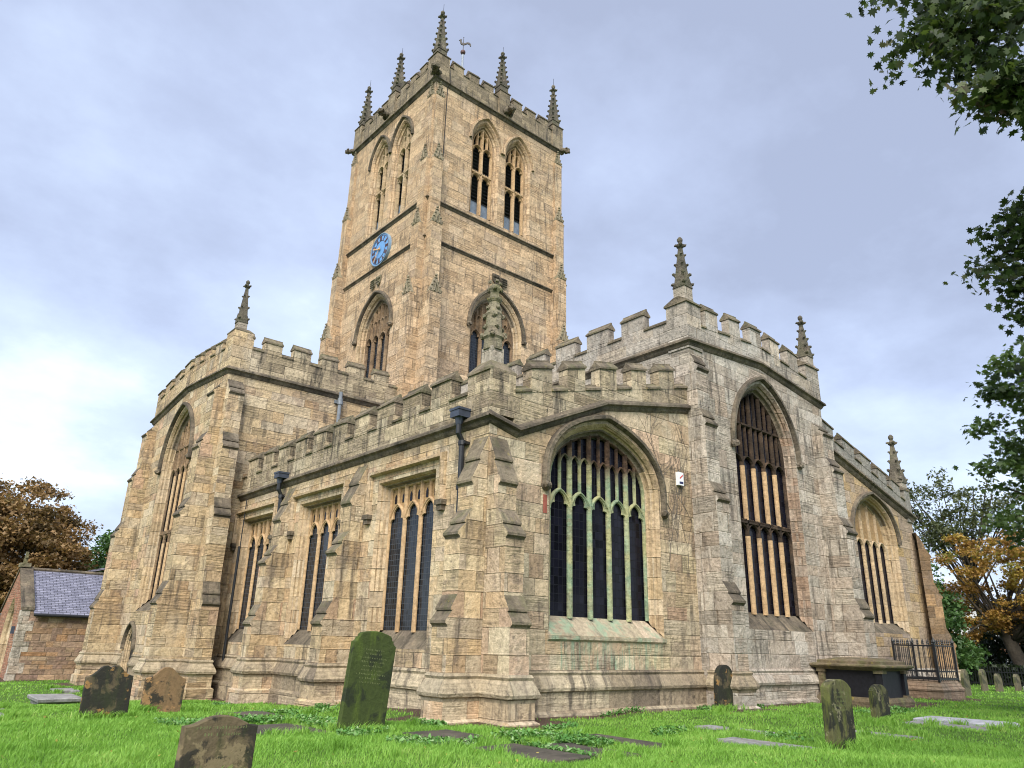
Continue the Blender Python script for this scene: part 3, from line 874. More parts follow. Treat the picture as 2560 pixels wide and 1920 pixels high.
# ------------------------------------------------------------------ south chapel east wall (y = 0)
fE = E(0.0)
def es(u):      # string line with its dip and long rise
    P_ = [(0, 7.05), (0.9, 6.83), (4.25, 8.30), (8.4, 9.12)]
    for (a, za), (b, zb) in zip(P_[:-1], P_[1:]):
        if u <= b: return za + (zb - za) * (u - a) / (b - a)
    return P_[-1][1]
co = contour(4.34, 2.27, 1.83, 6.0, 1.68)
ci = contour(4.42, 1.96, 2.30, 5.98, 1.42)
wall("chapel_wall", fE, [(0, -1.2), (8.6, -1.2), (8.6, 9.16), (4.25, 8.34), (0.9, 6.87), (0, 7.09)], [co], M_EAST)
w = reveal(fE, co, ci, 0.46, [M_JAMB, M_GSILL, M_JAMBD])
glass_obj(fE, ci, 0.48, M_GLASSD, w)
tracery(fE, 4.42, 1.96, 2.30, 5.98, 1.42, 0.46, 5, 5.02, M_TRACG, w, w=0.165, hr=0.74, zh2=6.28, thick=0.12)
hood(fE, [(4.34 - 2.44, 5.55)] + arch_pts(4.34, 2.44, 6.0, 1.86, 12) + [(4.34 + 2.44, 5.42)], M_CAPD, w, w=0.17, proj=0.15)
sm = MB(); loft(sm, fE, [(0.0, 0.0), (-0.05, 0.0), (-0.05, -0.09), (0.0, -0.14)], 2.05, 6.65, 1.82, 1.82); mk("sill", sm, M_GSILL, w)
string_course(fE, [(0.0, 7.02, 0.9, 6.80, 1.0, 0.0), (0.9, 6.80, 4.25, 8.27, 0.0, 0.0), (4.25, 8.27, 8.36, 9.09, 0.0, 0.0)], name="string_course")
plinth(fE, 0.3, 8.35, dz=-0.004)
# parapet of the chapel
battlement(fE, 0.78, 8.32, lambda u: es(u) + 0.02, lambda u: 7.93 + 0.26 * (u - 0.73), lambda u: 8.72 + 0.26 * (u - 0.73) * 0.96,
           [(1.36, 2.10), (2.70, 3.44), (4.06, 4.80), (5.46, 6.20), (6.86, 7.60)], [M_PARA, M_CAP], steps=[0.9, 4.25], t=0.34)
pr = MB()
pr.box(-0.045, 0.80, -0.045, 0.92, 7.06, 8.22, 0)
pr.lathe((0.38, 0.44, 8.22), [(0.66, 0.0), (0.66, 0.08), (0.36, 0.34), (0.34, 0.36)], 4, 1, rot=math.pi / 4)
mk("corner_pier", pr, [M_PARA, M_CAP], church)
mb = MB()
px_, py_, pz_ = 0.36, 0.42, 8.45
mb.box(px_ - 0.21, px_ + 0.21, py_ - 0.21, py_ + 0.21, pz_, pz_ + 0.55, 1)
mb.lathe((px_, py_, pz_ + 0.5), [(0.27, 0.0), (0.25, 0.30), (0.30, 0.36), (0.28, 0.42), (0.24, 0.62), (0.21, 1.0), (0.235, 1.06), (0.20, 1.16), (0.165, 1.30), (0.15, 1.40), (0.21, 1.48), (0.215, 1.52), (0.14, 1.58), (0.125, 1.70), (0.17, 1.82), (0.14, 1.92), (0.05, 1.98)], 8, 0, rot=math.pi / 8)
for i, (zz_, r_, s_) in enumerate(((0.42, 0.29, 0.085), (1.0, 0.22, 0.08), (1.80, 0.17, 0.065))):
    for q in range(4):
        a_ = q * math.pi / 2 + math.pi / 4 * (1 if i != 1 else 1.2)
        mb.blob((px_ + math.cos(a_) * r_, py_ + math.sin(a_) * r_, pz_ + 0.5 + zz_), s_, 0, seed=i * 4 + q, amp=0.35)
        mb.blob((px_ + math.cos(a_ + 0.5) * r_ * 0.85, py_ + math.sin(a_ + 0.5) * r_ * 0.85, pz_ + 0.5 + zz_ + 0.22), s_ * 0.8, 0, seed=i * 4 + q + 30, amp=0.35)
mk("pinnacle", mb, [M_MOSSY, M_SHAFT], church)
PE = [(z, p, s) for z, p, s in PB1]
butt(fE, 0.0, 0.58, PE, [M_EAST, M_CAP, M_PLINTH])

# ------------------------------------------------------------------ chancel (east wall y = -0.2, x 8.3..17.2)
fC = E(-0.2)
def cs_(u): return 11.46 + (11.80 - 11.46) * (u - 8.3) / 4.4 if u < 12.7 else 11.80 + (11.22 - 11.80) * (u - 12.7) / 4.5
def ce_(u): return 12.22 + (12.62 - 12.22) * (u - 8.3) / 4.4 if u < 12.7 else 12.62 + (12.08 - 12.62) * (u - 12.7) / 4.5
co = contour(12.68, 2.02, 2.22, 8.35, 2.62)
ci = contour(12.70, 1.76, 2.76, 8.30, 2.36)
wall("chancel_wall", fC, [(8.3, -1.2), (17.2, -1.2), (17.2, 11.26), (12.7, 11.84), (8.3, 11.50)], [co], M_GREY)
w = reveal(fC, co, ci, 0.46, [M_ERODE, M_CAPD, M_JAMBD])
glass_obj(fC, ci, 0.48, M_GLASSD, w)
tracery(fC, 12.70, 1.76, 2.76, 8.30, 2.36, 0.46, 5, 7.70, M_TRACK, w, w=0.15, transom=5.72, upper_transom=9.28, hr=0.58, sub=True, zh2=10.6, thick=0.13, cusp=False, subheads=False)
# the lower mullions were renewed in fresh stone
fm = MB()
for i in range(1, 5):
    u = 12.70 - 1.76 + 3.52 * i / 5
    sweep2d(fm, fC, [(u, 2.70), (u, 5.25)], 0.175, 0.315, 0.44); sweep2d(fm, fC, [(u, 5.80), (u, 7.72)], 0.175, 0.315, 0.44)
mk("mullions", fm, M_TRAC, w)
hood(fC, [(12.68 - 2.17, 8.30)] + arch_pts(12.68, 2.17, 8.35, 2.80, 12) + [(12.68 + 2.17, 8.25)], M_CAPD, w, w=0.17, proj=0.15)
string_course(fC, [(8.3, 11.42, 12.7, 11.76, 1.0, 0.0), (12.7, 11.76, 17.2, 11.18, 0.0, -1.0)])
plinth(fC, 8.6, 16.9, 0.0, 0.0, dz=0.02, mat=M_GREY)
battlement(fC, 9.06, 16.2, lambda u: cs_(u), ce_, lambda u: ce_(u) + 0.80, [(9.36, 10.06), (10.82, 11.54), (12.20, 12.94), (13.54, 14.26), (14.88, 15.60)], [M_PARAG, M_CAP], steps=[12.7], t=0.30)
for (x0, x1, zt, xc_, zp, ph) in ((8.26, 9.06, 12.86, 8.62, 13.0, 1.75), (16.2, 17.24, 12.66, 17.0, 12.75, 1.72)):
    pr = MB()
    pr.box(x0, x1, -0.245, 0.62, 11.16, zt, 0)
    loft(pr, fC, [(-0.10, 0.0), (-0.10, 0.07), (0.20, 0.26), (0.45, 0.26), (0.88, 0.07), (0.88, 0.0)], x0 - 0.05, x1 + 0.05, zt, zt, mi=1)
    mk("corner_pier", pr, [M_PARAG, M_CAP], church)
    pinnacle((xc_, 0.12, zp), 0.47, 0.62 if x0 < 10 else 0.55, 1.85 if x0 < 10 else 1.72, [M_PINN, M_SHAFT], rows=4)
# chancel south wall above the aisle roof
fCS = S(8.3)
wall("chancel_side_wall", fCS, [(-0.195, -1.2), (15.4, -1.2), (15.4, 11.6), (-0.2, 11.5)], [], M_GREY)
string_course(fCS, [(-0.2, 11.42, 15.4, 11.46, 1.0, 0.0)])
merC = []; y = 1.62
while y < 15: merC.append((y, y + 1.08)); y += 1.74
battlement(fCS, 0.62, 15.4, lambda u: 11.45, lambda u: 12.46, lambda u: 13.22, merC, [M_PARAG, M_CAP], t=0.32)
# chancel buttresses
GB = [M_GREY, M_CAPD, M_PLINTH]
PG = [(10.95, 0.0, 1)] + offs(10.9, 0.0, 10.45, 0.22)[1:] + [(9.0, 0.22, 1)] + offs(8.98, 0.22, 8.50, 0.42)[1:] + [(6.55, 0.42, 1)] + offs(6.52, 0.42, 6.0, 0.66)[1:] + [(3.5, 0.66, 1)] + offs(3.48, 0.66, 2.95, 0.92)[1:] + base_prof(0.92)
butt(fC, 8.34, 9.0, PG, GB)
PG2 = [(10.2, 0.0, 1)] + offs(10.15, 0.05, 9.72, 0.38)[1:] + [(8.75, 0.38, 1)] + offs(8.72, 0.38, 8.22, 0.62)[1:] + [(6.40, 0.62, 1)] + offs(6.38, 0.62, 5.85, 0.84)[1:] + [(3.45, 0.84, 1)] + offs(3.42, 0.84, 2.85, 1.06)[1:] + base_prof(1.06)
butt(fC, 16.28, 17.08, PG2, GB)

# ------------------------------------------------------------------ north aisle
fN = E(0.0)
def ns(u): return 9.40 - 0.258 * (u - 18.08)
co = contour(21.2, 2.02, 2.36, 6.35, 1.60)
ci = contour(21.25, 1.76, 2.80, 6.30, 1.42)
wall("north_aisle_wall", fN, [(17.1, -1.2), (25.2, -1.2), (25.2, ns(25.2) + 0.05), (17.1, ns(17.1) + 0.05)], [co], M_OCHRE)
w = reveal(fN, co, ci, 0.50, [M_JAMB, M_CAPD, M_JAMBD])
glass_obj(fN, ci, 0.53, M_GLASSD, w)
tracery(fN, 21.25, 1.76, 2.80, 6.30, 1.42, 0.51, 5, 5.72, M_JAMB, w, w=0.19, hr=0.62, sub=False, infill=0.46, matfill=M_TRACF, thick=0.12, cusp=False)
hood(fN, [(21.2 - 2.16, 6.2)] + arch_pts(21.2, 2.16, 6.35, 1.76, 12) + [(21.2 + 2.16, 6.1)], M_CAPD, w, w=0.16, proj=0.14, stops=False)
string_course(fN, [(17.15, ns(17.15) - 0.03, 25.2, ns(25.2) - 0.03, 0, -1.0)], sc=1.2)
plinth(fN, 17.1, 25.2, 0, -1.0, dz=0.02, mat=M_GREY)
battlement(fN, 17.2, 24.7, lambda u: ns(u), lambda u: ns(u) + 0.72, lambda u: ns(u) + 1.30, [(17.5, 18.4), (19.15, 20.1), (20.66, 21.55), (22.14, 23.0), (23.48, 24.28)], [M_PARAN, M_CAP], t=0.32)
pr = MB(); pr.box(24.68, 25.26, -0.06, 0.6, 7.3, 8.75, 0); pr.lathe((24.97, 0.27, 8.75), [(0.5, 0), (0.5, 0.07), (0.36, 0.2)], 4, 1, rot=math.pi / 4)
mk("corner_pier", pr, [M_PARAN, M_CAP], church)
pinnacle((25.0, 0.28, 8.7), 0.56, 0.5, 2.1, [M_PINN, M_SHAFT], rows=4)
pr = MB()
wl = MB(); wl.box(20.9, 22.0, 2.2, 3.2, 8.8, 10.35, 0); loft(wl, E(2.2), [(-0.06, 0.0), (-0.06, 0.08), (0.3, 0.3), (0.7, 0.3), (1.06, 0.08), (1.06, 0.0)], 20.84, 22.06, 10.35, 10.35, mi=1)
mk("chimney", wl, [M_WARM, M_CAP], church)
# diagonal buttress at the far corner, built straight then turned
class D45:
    def __init__(s, x, y): s.x = x; s.y = y; s.c = math.sqrt(0.5)
    def p(s, u, d, z): return (s.x + (u - d) * s.c, s.y + (u + d) * s.c, z)
PD = [(6.8, 0.0, 1)] + offs(6.75, 0.0, 5.75, 0.45)[1:] + [(4.6, 0.45, 1)] + offs(4.55, 0.45, 4.0, 0.66)[1:] + [(2.7, 0.66, 1)] + offs(2.65, 0.66, 2.0, 0.9)[1:] + base_prof(0.9)
butt(D45(25.0, 0.0), -0.38, 0.38, PD, [M_BROWN, M_CAPD, M_PLINTH])
nw = MB(); nw.quad((25.2, 0, -1), (25.2, 15, -1), (25.2, 15, 7.6), (25.2, 0, 7.6)); mk("north_aisle_wall", nw, M_OCHRE, church)

# ------------------------------------------------------------------ transept (east wall y = 16, south wall x = -1.31)
fT = E(16.0)
wall("transept_wall", fT, [(-1.31, -1.6), (7.6, -1.6), (7.6, 12.3), (-1.31, 12.3)], [], M_TRANS)
string_course(fT, [(-1.31, 12.22, 7.4, 12.28, 1.0, 0.0)])
battlement(fT, -0.55, 7.4, lambda u: 12.25, lambda u: 13.46, lambda u: 14.06, [(-0.5, -0.46)] + [(0.03 + 1.375 * i, 0.84 + 1.375 * i) for i in range(5)], [M_PARA, M_CAP], t=0.32)
fTS = S(-1.31)
def ts(u): return 12.28 + (12.68 - 12.28) * (u - 16) / 5.1 if u < 21.1 else 12.68 + (12.05 - 12.68) * (u - 21.1) / 5.1
co = contour(21.25, 2.0, 2.55, 9.05, 2.62)
ci = contour(21.30, 1.72, 3.05, 9.0, 2.36)
cod = contour(23.15, 0.72, -1.3, 0.95, 1.0)
wall("transept_gable_wall", fTS, [(16, -1.6), (26.2, -1.6), (26.2, 12.1), (21.1, 12.72), (16, 12.32)], [co, cod], M_TRANS)
w = reveal(fTS, co, ci, 0.48, [M_JAMB, M_CAPD, M_JAMBD])
glass_obj(fTS, ci, 0.5, M_GLASSD, w)
tracery(fTS, 21.30, 1.72, 3.05, 9.0, 2.36, 0.48, 5, 8.55, M_TRACD, w, w=0.17, transom=5.95, upper_transom=9.9, hr=0.62, infill=0.465, matfill=M_TRACD, zh2=10.6, thick=0.11, cusp=False)
fm = MB()
for i in range(1, 5):
    u = 21.30 - 1.72 + 3.44 * i / 5
    sweep2d(fm, fTS, [(u, 3.0), (u, 5.5)], 0.16, 0.355, 0.46); sweep2d(fm, fTS, [(u, 6.05), (u, 8.6)], 0.16, 0.355, 0.46)
mk("mullions", fm, M_TRAC, w)
hood(fTS, [(21.25 - 2.15, 9.0)] + arch_pts(21.25, 2.15, 9.05, 2.80, 12) + [(21.25 + 2.15, 8.95)], M_CAPD, w, w=0.17, proj=0.15)
cid = contour(23.15, 0.56, -1.3, 0.95, 0.82)
dr = reveal(fTS, cod, cid, 0.22, [M_JAMB, M_CAPD, M_CAPD], name="doorway")
db = MB(); db.face([fTS.p(u, 0.24, z) for u, z in cid]); mk("door", db, M_DOOR, dr)
hood(fTS, arch_pts(23.15, 0.84, 0.95, 1.12, 8), M_CAPD, dr, w=0.14, proj=0.14, stops=False)
string_course(fTS, [(16, 12.22, 21.1, 12.62, 1.0, 0.0), (21.1, 12.62, 26.2, 12.0, 0, -1.0)])
battlement(fTS, 16.75, 26.25, lambda u: ts(u), lambda u: ts(u) + 1.12, lambda u: ts(u) + 1.66, [(17.25, 18.05), (18.65, 19.45), (20.05, 20.85), (21.4, 22.2), (22.8, 23.6), (24.2, 25.0), (25.6, 26.24)], [M_TRANS, M_CAP], steps=[21.1])
pr = MB(); pr.box(-1.355, -0.50, 15.955, 16.80, 12.2, 13.98, 0); pr.lathe((-0.95, 16.4, 13.98), [(0.60, 0), (0.60, 0.06), (0.4, 0.2)], 4, 1, rot=math.pi / 4)
mk("corner_pier", pr, [M_TRANS, M_CAP], church)
pinnacle((-1.0, 16.33, 13.9), 0.40, 0.62, 1.95, [M_PINN, M_SHAFT], rows=3)
TB = [M_TRANS, M_CAPD, M_PLINTH]
PT = [(11.75, 0.0, 1)] + offs(11.7, 0.0, 11.15, 0.42)[1:] + [(9.4, 0.42, 1)] + offs(9.35, 0.42, 8.8, 0.66)[1:] + [(6.7, 0.66, 1)] + offs(6.65, 0.66, 6.05, 0.92)[1:] + [(3.5, 0.92, 1)] + offs(3.45, 0.92, 2.75, 1.18)[1:] + base_prof(1.18, dz=-0.25, foot=-1.6)
butt(fT, -1.31, -0.66, PT, TB)
butt(fTS, 16.0, 16.8, PT, TB)
butt(fTS, 25.4, 26.2, PT, TB)
mb = MB(); loft(mb, fTS, PLINTH, 16.8, 22.3, -0.25, -0.25); mk("plinth", mb, M_PLINTH, church)
mb = MB(); loft(mb, fTS, PLINTH, 23.95, 25.4, -0.25, -0.25); mk("plinth", mb, M_PLINTH, church)
mb = MB(); mb.quad((-1.31, 26.2, -1.6), (7.6, 26.2, -1.6), (7.6, 26.2, 12.2), (-1.31, 26.2, 12.2)); mk("transept_wall", mb, M_TRANS, church)

# ------------------------------------------------------------------ tower (x 7.52..17.52, y 15.5..24.9)
TX0, TX1, TY0, TY1 = 7.52, 17.55, 15.5, 24.9
fTE, fTSo = E(TY0), S(TX0)
def belfry(fr, uc, name="window"):
    co = contour(uc, 1.02, 24.75, 29.75, 1.70)
    ci = contour(uc, 0.74, 25.1, 29.70, 1.38)
    return uc, co, ci
bE = [belfry(fTE, 11.36), belfry(fTE, 13.92)]
bS = [belfry(fTSo, 18.80), belfry(fTSo, 21.30)]
lE = (12.66, contour(12.66, 1.85, 14.6, 17.95, 2.42), contour(12.66, 1.52, 15.0, 17.9, 2.08))
lS = (20.1, contour(20.1, 1.78, 14.4, 17.8, 2.32), contour(20.1, 1.46, 14.8, 17.75, 2.0))
wall("tower_wall", fTE, [(TX0, 7.5), (TX1, 7.5), (TX1, 33.0), (TX0, 33.0)], [bE[0][1], bE[1][1], lE[1]], M_TOWER)
wall("tower_wall", fTSo, [(TY0, 7.5), (TY1, 7.5), (TY1, 33.0), (TY0, 33.0)], [bS[0][1], bS[1][1], lS[1]], M_TOWER)
mb = MB()
mb.quad((TX1, TY0, 7.5), (TX1, TY1, 7.5), (TX1, TY1, 33), (TX1, TY0, 33)); mb.quad((TX0, TY1, 7.5), (TX1, TY1, 7.5), (TX1, TY1, 33), (TX0, TY1, 33))
mk("tower_wall", mb, M_TOWER, church)
mb = MB(); mb.quad((TX0, TY0, 32.95), (TX1, TY0, 32.95), (TX1, TY1, 32.95), (TX0, TY1, 32.95)); mk("tower_roof", mb, M_LEADROOF, church)
for fr, lst in ((fTE, bE), (fTSo, bS)):
    for uc, co, ci in lst:
        w = reveal(fr, co, ci, 0.55, [M_TOWER, M_CAPD, M_TOWER], darkening=False)
        bk = MB(); bk.face([fr.p(u, 0.80, z) for u, z in ci]); mk("dark_backing", bk, M_LOUV, w)
        lv = MB()
        z = 26.05
        while z < 30.9:
            hwz = 0.74
            if z > 29.7:
                us = [q for q in np.linspace(uc - 0.74, uc + 0.74, 41) if arch_z(ci, q) > z + 0.05]
                hwz = (us[-1] - us[0]) / 2 if len(us) > 1 else 0
            if hwz > 0.1:
                loft(lv, fr, [(0.545, 0.0), (0.545, 0.03), (0.76, 0.22), (0.76, 0.19)], uc - hwz, uc + hwz, z, z)
            z += 0.235
        mk("louvre", lv, M_LOUV, w)
        nb = MB(); nb.quad(fr.p(uc - 0.74, 0.60, 25.05), fr.p(uc + 0.74, 0.60, 25.05), fr.p(uc + 0.74, 0.60, 26.05), fr.p(uc - 0.74, 0.60, 26.05)); mk("louvre_board", nb, M_NET, w)
        tracery(fr, uc, 0.74, 25.1, 29.70, 1.38, 0.53, 2, 29.35, M_TRAC if fr is fTE else M_JAMB, w, w=0.20, transom=27.85, hr=0.62, sub=True, zh2=30.25, thick=0.24)
        # only a crown over each arch; label joins its neighbour between the pair
        hood(fr, [(uc - 1.20, 29.75)] + arch_pts(uc, 1.20, 29.8, 1.92, 10) + [(uc + 1.20, 29.75)], M_TOWER if fr is fTE else M_CAPD, w, w=0.17, proj=0.14, stops=False)
for fr, (uc, co, ci) in ((fTE, lE), (fTSo, lS)):
    w = reveal(fr, co, ci, 0.55, [M_JAMB, M_CAPD, M_JAMBD])
    glass_obj(fr, ci, 0.58, M_GLASS, w)
    tracery(fr, uc, (ci[-1][0] - ci[0][0]) / 2, ci[0][1], ci[1][1], max(c[1] for c in ci) - ci[1][1], 0.56, 4, 17.35, M_TRACD, w, w=0.2, hr=0.75, zh2=18.5, infill=0.53, matfill=M_TRACD)
    a_ = (co[-1][0] - co[0][0]) / 2 + 0.14
    hood(fr, [(uc - a_, co[1][1] - 0.05)] + arch_pts(uc, a_, co[1][1], max(c[1] for c in co) - co[1][1] + 0.2, 12) + [(uc + a_, co[1][1] - 0.05)], M_CAPD, w, w=0.19, proj=0.17)
for z, sc in ((24.42, 0.85), (22.0, 0.72), (32.5, 1.1)):
    string_course(fTE, [(TX0, z, TX1, z, 1.0, -1.0)], sc=sc)
    string_course(fTSo, [(TY0, z, TY1, z, 1.0, -1.0)], sc=sc)
xc, yc = (TX0 + TX1) / 2, (TY0 + TY1) / 2
hw = 0.43
mE = [(TX0 + 1.13 + 1.16 * i, TX0 + 1.13 + 1.16 * i + 0.76) for i in range(3)] + [(TX1 - 1.13 - 1.16 * i - 0.76, TX1 - 1.13 - 1.16 * i) for i in (2, 1, 0)]
mS = [(TY0 + 1.08 + 1.08 * i, TY0 + 1.08 + 1.08 * i + 0.70) for i in range(3)] + [(TY1 - 1.08 - 1.08 * i - 0.70, TY1 - 1.08 - 1.08 * i) for i in (2, 1, 0)]
for fr, a, b, me_ in ((fTE, TX0 + 0.75, TX1 - 0.75, mE), (fTSo, TY0 + 0.75, TY1 - 0.75, mS), (E(TY1 - 0.34), TX0 + 0.75, TX1 - 0.75, mE), (S(TX1 - 0.34), TY0 + 0.75, TY1 - 0.75, mS)):
    battlement(fr, a, b, lambda u: 32.5, lambda u: 33.92, lambda u: 34.5, me_, [M_PARAT, M_CAPD], d0=-0.05, t=0.30)
for (px, py, corner) in ((TX0 + 0.33, TY0 + 0.33, 1), (TX1 - 0.33, TY0 + 0.33, 1), (TX0 + 0.33, TY1 - 0.33, 1), (xc, TY0 + 0.18, 0), (TX0 + 0.18, yc, 0)):
    pr = MB()
    hw_ = 0.46 if corner else 0.40
    pr.box(px - hw_, px + hw_, py - hw_, py + hw_, 32.45, 34.25, 0)
    pr.lathe((px, py, 34.25), [(hw_ * 1.56, 0), (hw_ * 1.56, 0.06), (hw_ * 1.1, 0.2)], 4, 1, rot=math.pi / 4)
    mk("corner_pier" if corner else "pier", pr, [M_PARAT, M_CAPD], church)
    pinnacle((px, py, 34.3), 0.60, 0.55, 3.0 if corner else 2.7, [M_PINN, M_PINN], rows=6, rod=True)
# tower buttresses with crocketed gablets
def gablet(mb, fr, u0, u1, p, zb, h, back, mi=1):
    um = (u0 + u1) / 2
    A, B, T = fr.p(u0 - 0.01, -p - 0.025, zb), fr.p(u1 + 0.01, -p - 0.025, zb), fr.p(um, -p + 0.06, zb + h)
    A2, B2, T2 = fr.p(u0 - 0.01, -back + 0.1, zb), fr.p(u1 + 0.01, -back + 0.1, zb), fr.p(um, -back + 0.1, zb + h)
    mb.face([A, B, T], mi); mb.quad(A, T, T2, A2, mi); mb.quad(B, B2, T2, T, mi); mb.quad(A, A2, B2, B, mi)
    for i in range(4):
        t = (i + 0.5) / 4
        for (q0, q1) in ((A, T), (B, T)):
            c = Vector(q0).lerp(Vector(q1), t)
            mb.blob(c, 0.065, mi, seed=i, sub=1)
    mb.blob(Vector(T) + Vector((0, 0, 0.04)), 0.09, mi, seed=9, sub=1)
    # sunk panel ribs
    for f_ in (-0.18, 0.18):
        mb.tube([fr.p(um + f_ * (u1 - u0), -p - 0.06, zb + 0.02), fr.p(um, -p - 0.02, zb + h * 0.72)], 0.035, 0.03, 5, mi)
def tbutt(fr, u0, u1, ps, flip=False):
    zs = [31.3, 26.9, 22.7, 18.5]
    mb = MB()
    last = 0.0
    lv = [(zs[0], ps[0]), (zs[1], ps[1]), (zs[2], ps[2]), (zs[3], ps[3])]
    zlow = 7.5
    for i, (zt, p) in enumerate(lv):
        zb = lv[i + 1][0] if i < 3 else zlow
        sh = 0.06 * i
        a, b = (u0, u1 + sh) if not flip else (u0 - sh, u1)
        A = [fr.p(a, -p, zb - 0.0), fr.p(b, -p, zb), fr.p(b, 0.12, zb), fr.p(a, 0.12, zb)]
        B = [fr.p(a, -p, zt), fr.p(b, -p, zt), fr.p(b, 0.12, zt), fr.p(a, 0.12, zt)]
        for q in range(4):
            r = (q + 1) % 4
            mb.quad(A[q], A[r], B[r], B[q], 0)
        mb.face(B, 1)
        gablet(mb, fr, a, b, p, zt, 0.95, last)
        last = p
    return mk("buttress", mb, [M_TOWER, M_GABL], church)
tbutt(fTE, TX0, TX0 + 0.56, [0.14, 0.34, 0.58, 0.84])
tbutt(fTSo, TY0, TY0 + 0.56, [0.14, 0.28, 0.44, 0.66])
tbutt(fTE, TX1 - 0.56, TX1, [0.14, 0.34, 0.58, 0.84], True)
tbutt(fTSo, TY1 - 0.56, TY1, [0.16, 0.34, 0.58, 0.86], True)
class Nw:    # wall facing +Y at TY1 ; u = x
    def p(s, u, d, z): return (u, TY1 - d, z)
class Ea:    # wall facing +X at TX1 ; u = y
    def p(s, u, d, z): return (TX1 - d, u, z)
tbutt(Nw(), TX0, TX0 + 0.56, [0.16, 0.40, 0.70, 1.0])
tbutt(Ea(), TY0, TY0 + 0.56, [0.16, 0.36, 0.58, 0.84])
gargoyle((TX0, TY0, 32.75), (-1, -1, 0.0), 0.65, 0.24, 1)
gargoyle((xc + 0.25, TY0, 32.85), (0, -1, 0), 0.7, 0.25, 2)
gargoyle((TX1, TY0, 32.6), (1, -0.6, 0), 0.52, 0.2, 3)
gargoyle((TX0, yc + 0.4, 32.8), (-1, 0, 0), 0.75, 0.22, 4)
gargoyle((TX0, TY1, 32.6), (-0.8, 1, 0), 0.6, 0.18, 5)

# shields over the lower tower windows
def shield(fr, u, z, s=0.42, seed=0, mat=M_CAPD):
    mb = MB()
    out = [(-0.5, 0.62), (-0.5, 0.05), (-0.36, -0.35), (0, -0.7), (0.36, -0.35), (0.5, 0.05), (0.5, 0.62)]
    A = [fr.p(u + x * s, -0.09, z + y * s) for x, y in out]; B = [fr.p(u + x * s, 0.02, z + y * s) for x, y in out]
    mb.face(A)
    for i in range(len(out)): j = (i + 1) % len(out); mb.quad(A[i], A[j], B[j], B[i])
    if seed % 2:
        for q in range(4): sweep2d(mb, fr, [(u - 0.42 * s, z + (0.45 - q * 0.27) * s), (u + 0.42 * s, z + (0.45 - q * 0.27) * s)], 0.12 * s, -0.14, -0.08)
    else:
        for dx, dz in ((-0.22, 0.38), (0.22, 0.38), (0, 0.05), (-0.2, -0.1), (0.2, -0.1), (0, -0.4)):
            mb.blob(fr.p(u + dx * s, -0.10, z + dz * s), 0.11 * s, seed=3, sub=1)
        sweep2d(mb, fr, [(u - 0.42 * s, z + 0.2 * s), (u + 0.42 * s, z + 0.2 * s)], 0.1 * s, -0.14, -0.08)
    return mk("shield", mb, mat, church)
shield(fTE, 12.45, 21.15, 0.50, 0); shield(fTE, 13.02, 21.08, 0.50, 1)
shield(fTSo, 19.98, 20.98, 0.50, 0, M_MOSSY); shield(fTSo, 20.58, 20.95, 0.50, 1, M_MOSSY)

# ---- clock on the south face
CY, CZ, CR = 20.0, 22.99, 1.02
clock = None
def disc(mb, r0, r1, d0, d1, n=48, mi=0):
    def ring(r, d): return [(TX0 + d, CY + r * math.cos(2 * math.pi * i / n), CZ + r * math.sin(2 * math.pi * i / n)) for i in range(n)]
    if r0 <= 0:
        mb.face(ring(r1, d0), mi); mb.grid([ring(r1, d0), ring(r1, d1)], mi, closed=True)
    else:
        mb.grid([ring(r0, d1), ring(r0, d0), ring(r1, d0), ring(r1, d1)], mi, closed=True)
mb = MB(); disc(mb, 0, CR * 0.96, -0.13, 0.02); clock = mk("clock", mb, M_BLUE, church)
mb = MB(); disc(mb, CR * 0.965, CR * 1.01, -0.17, 0.0); mk("rim", mb, M_CREAM, clock)
mb = MB(); disc(mb, CR * 0.865, CR * 0.885, -0.15, -0.12); disc(mb, CR * 0.55, CR * 0.57, -0.15, -0.12); mk("chapter_ring", mb, M_NUM, clock)
def bar_on_dial(mb, x0, z0, x1, z1, w0, w1, d=-0.155, th=0.02):
    a = Vector((x0, z0)); b = Vector((x1, z1)); t = (b - a).normalized(); nn = Vector((-t.y, t.x))
    P4 = [a + nn * w0 / 2, a - nn * w0 / 2, b - nn * w1 / 2, b + nn * w1 / 2]
    F = [(TX0 + d, CY - q.x, CZ + q.y) for q in P4]; G = [(TX0 + d + th, CY - q.x, CZ + q.y) for q in P4]
    mb.face(F)
    for i in range(4): j = (i + 1) % 4; mb.quad(F[i], F[j], G[j], G[i])
NUMS = ["XII", "I", "II", "III", "IIII", "V", "VI", "VII", "VIII", "IX", "X", "XI"]
for hnum, tx in enumerate(NUMS):
    mb = MB()
    ang = math.pi / 2 - hnum * math.pi / 6
    rx = Vector((math.cos(ang), math.sin(ang))); tg = Vector((math.sin(ang), -math.cos(ang)))
    wd = {'I': 0.055, 'V': 0.12, 'X': 0.12}
    tot = sum(wd[c] for c in tx); cur = -tot / 2
    r0, r1 = CR * 0.60, CR * 0.84
    for c in tx:
        m_ = cur + wd[c] / 2
        def at(o, r): q = rx * r + tg * o; return (q.x, q.y)
        if c == 'I': bar_on_dial(mb, *at(m_, r0), *at(m_, r1), 0.036, 0.036)
        elif c == 'V': bar_on_dial(mb, *at(m_ - 0.04, r1), *at(m_, r0), 0.036, 0.03); bar_on_dial(mb, *at(m_ + 0.04, r1), *at(m_, r0), 0.022, 0.02)
        else: bar_on_dial(mb, *at(m_ - 0.045, r1), *at(m_ + 0.045, r0), 0.036, 0.036); bar_on_dial(mb, *at(m_ + 0.045, r1), *at(m_ - 0.045, r0), 0.022, 0.022)
        cur += wd[c]
    mk("numeral", mb, M_NUM, clock)
mb = MB()
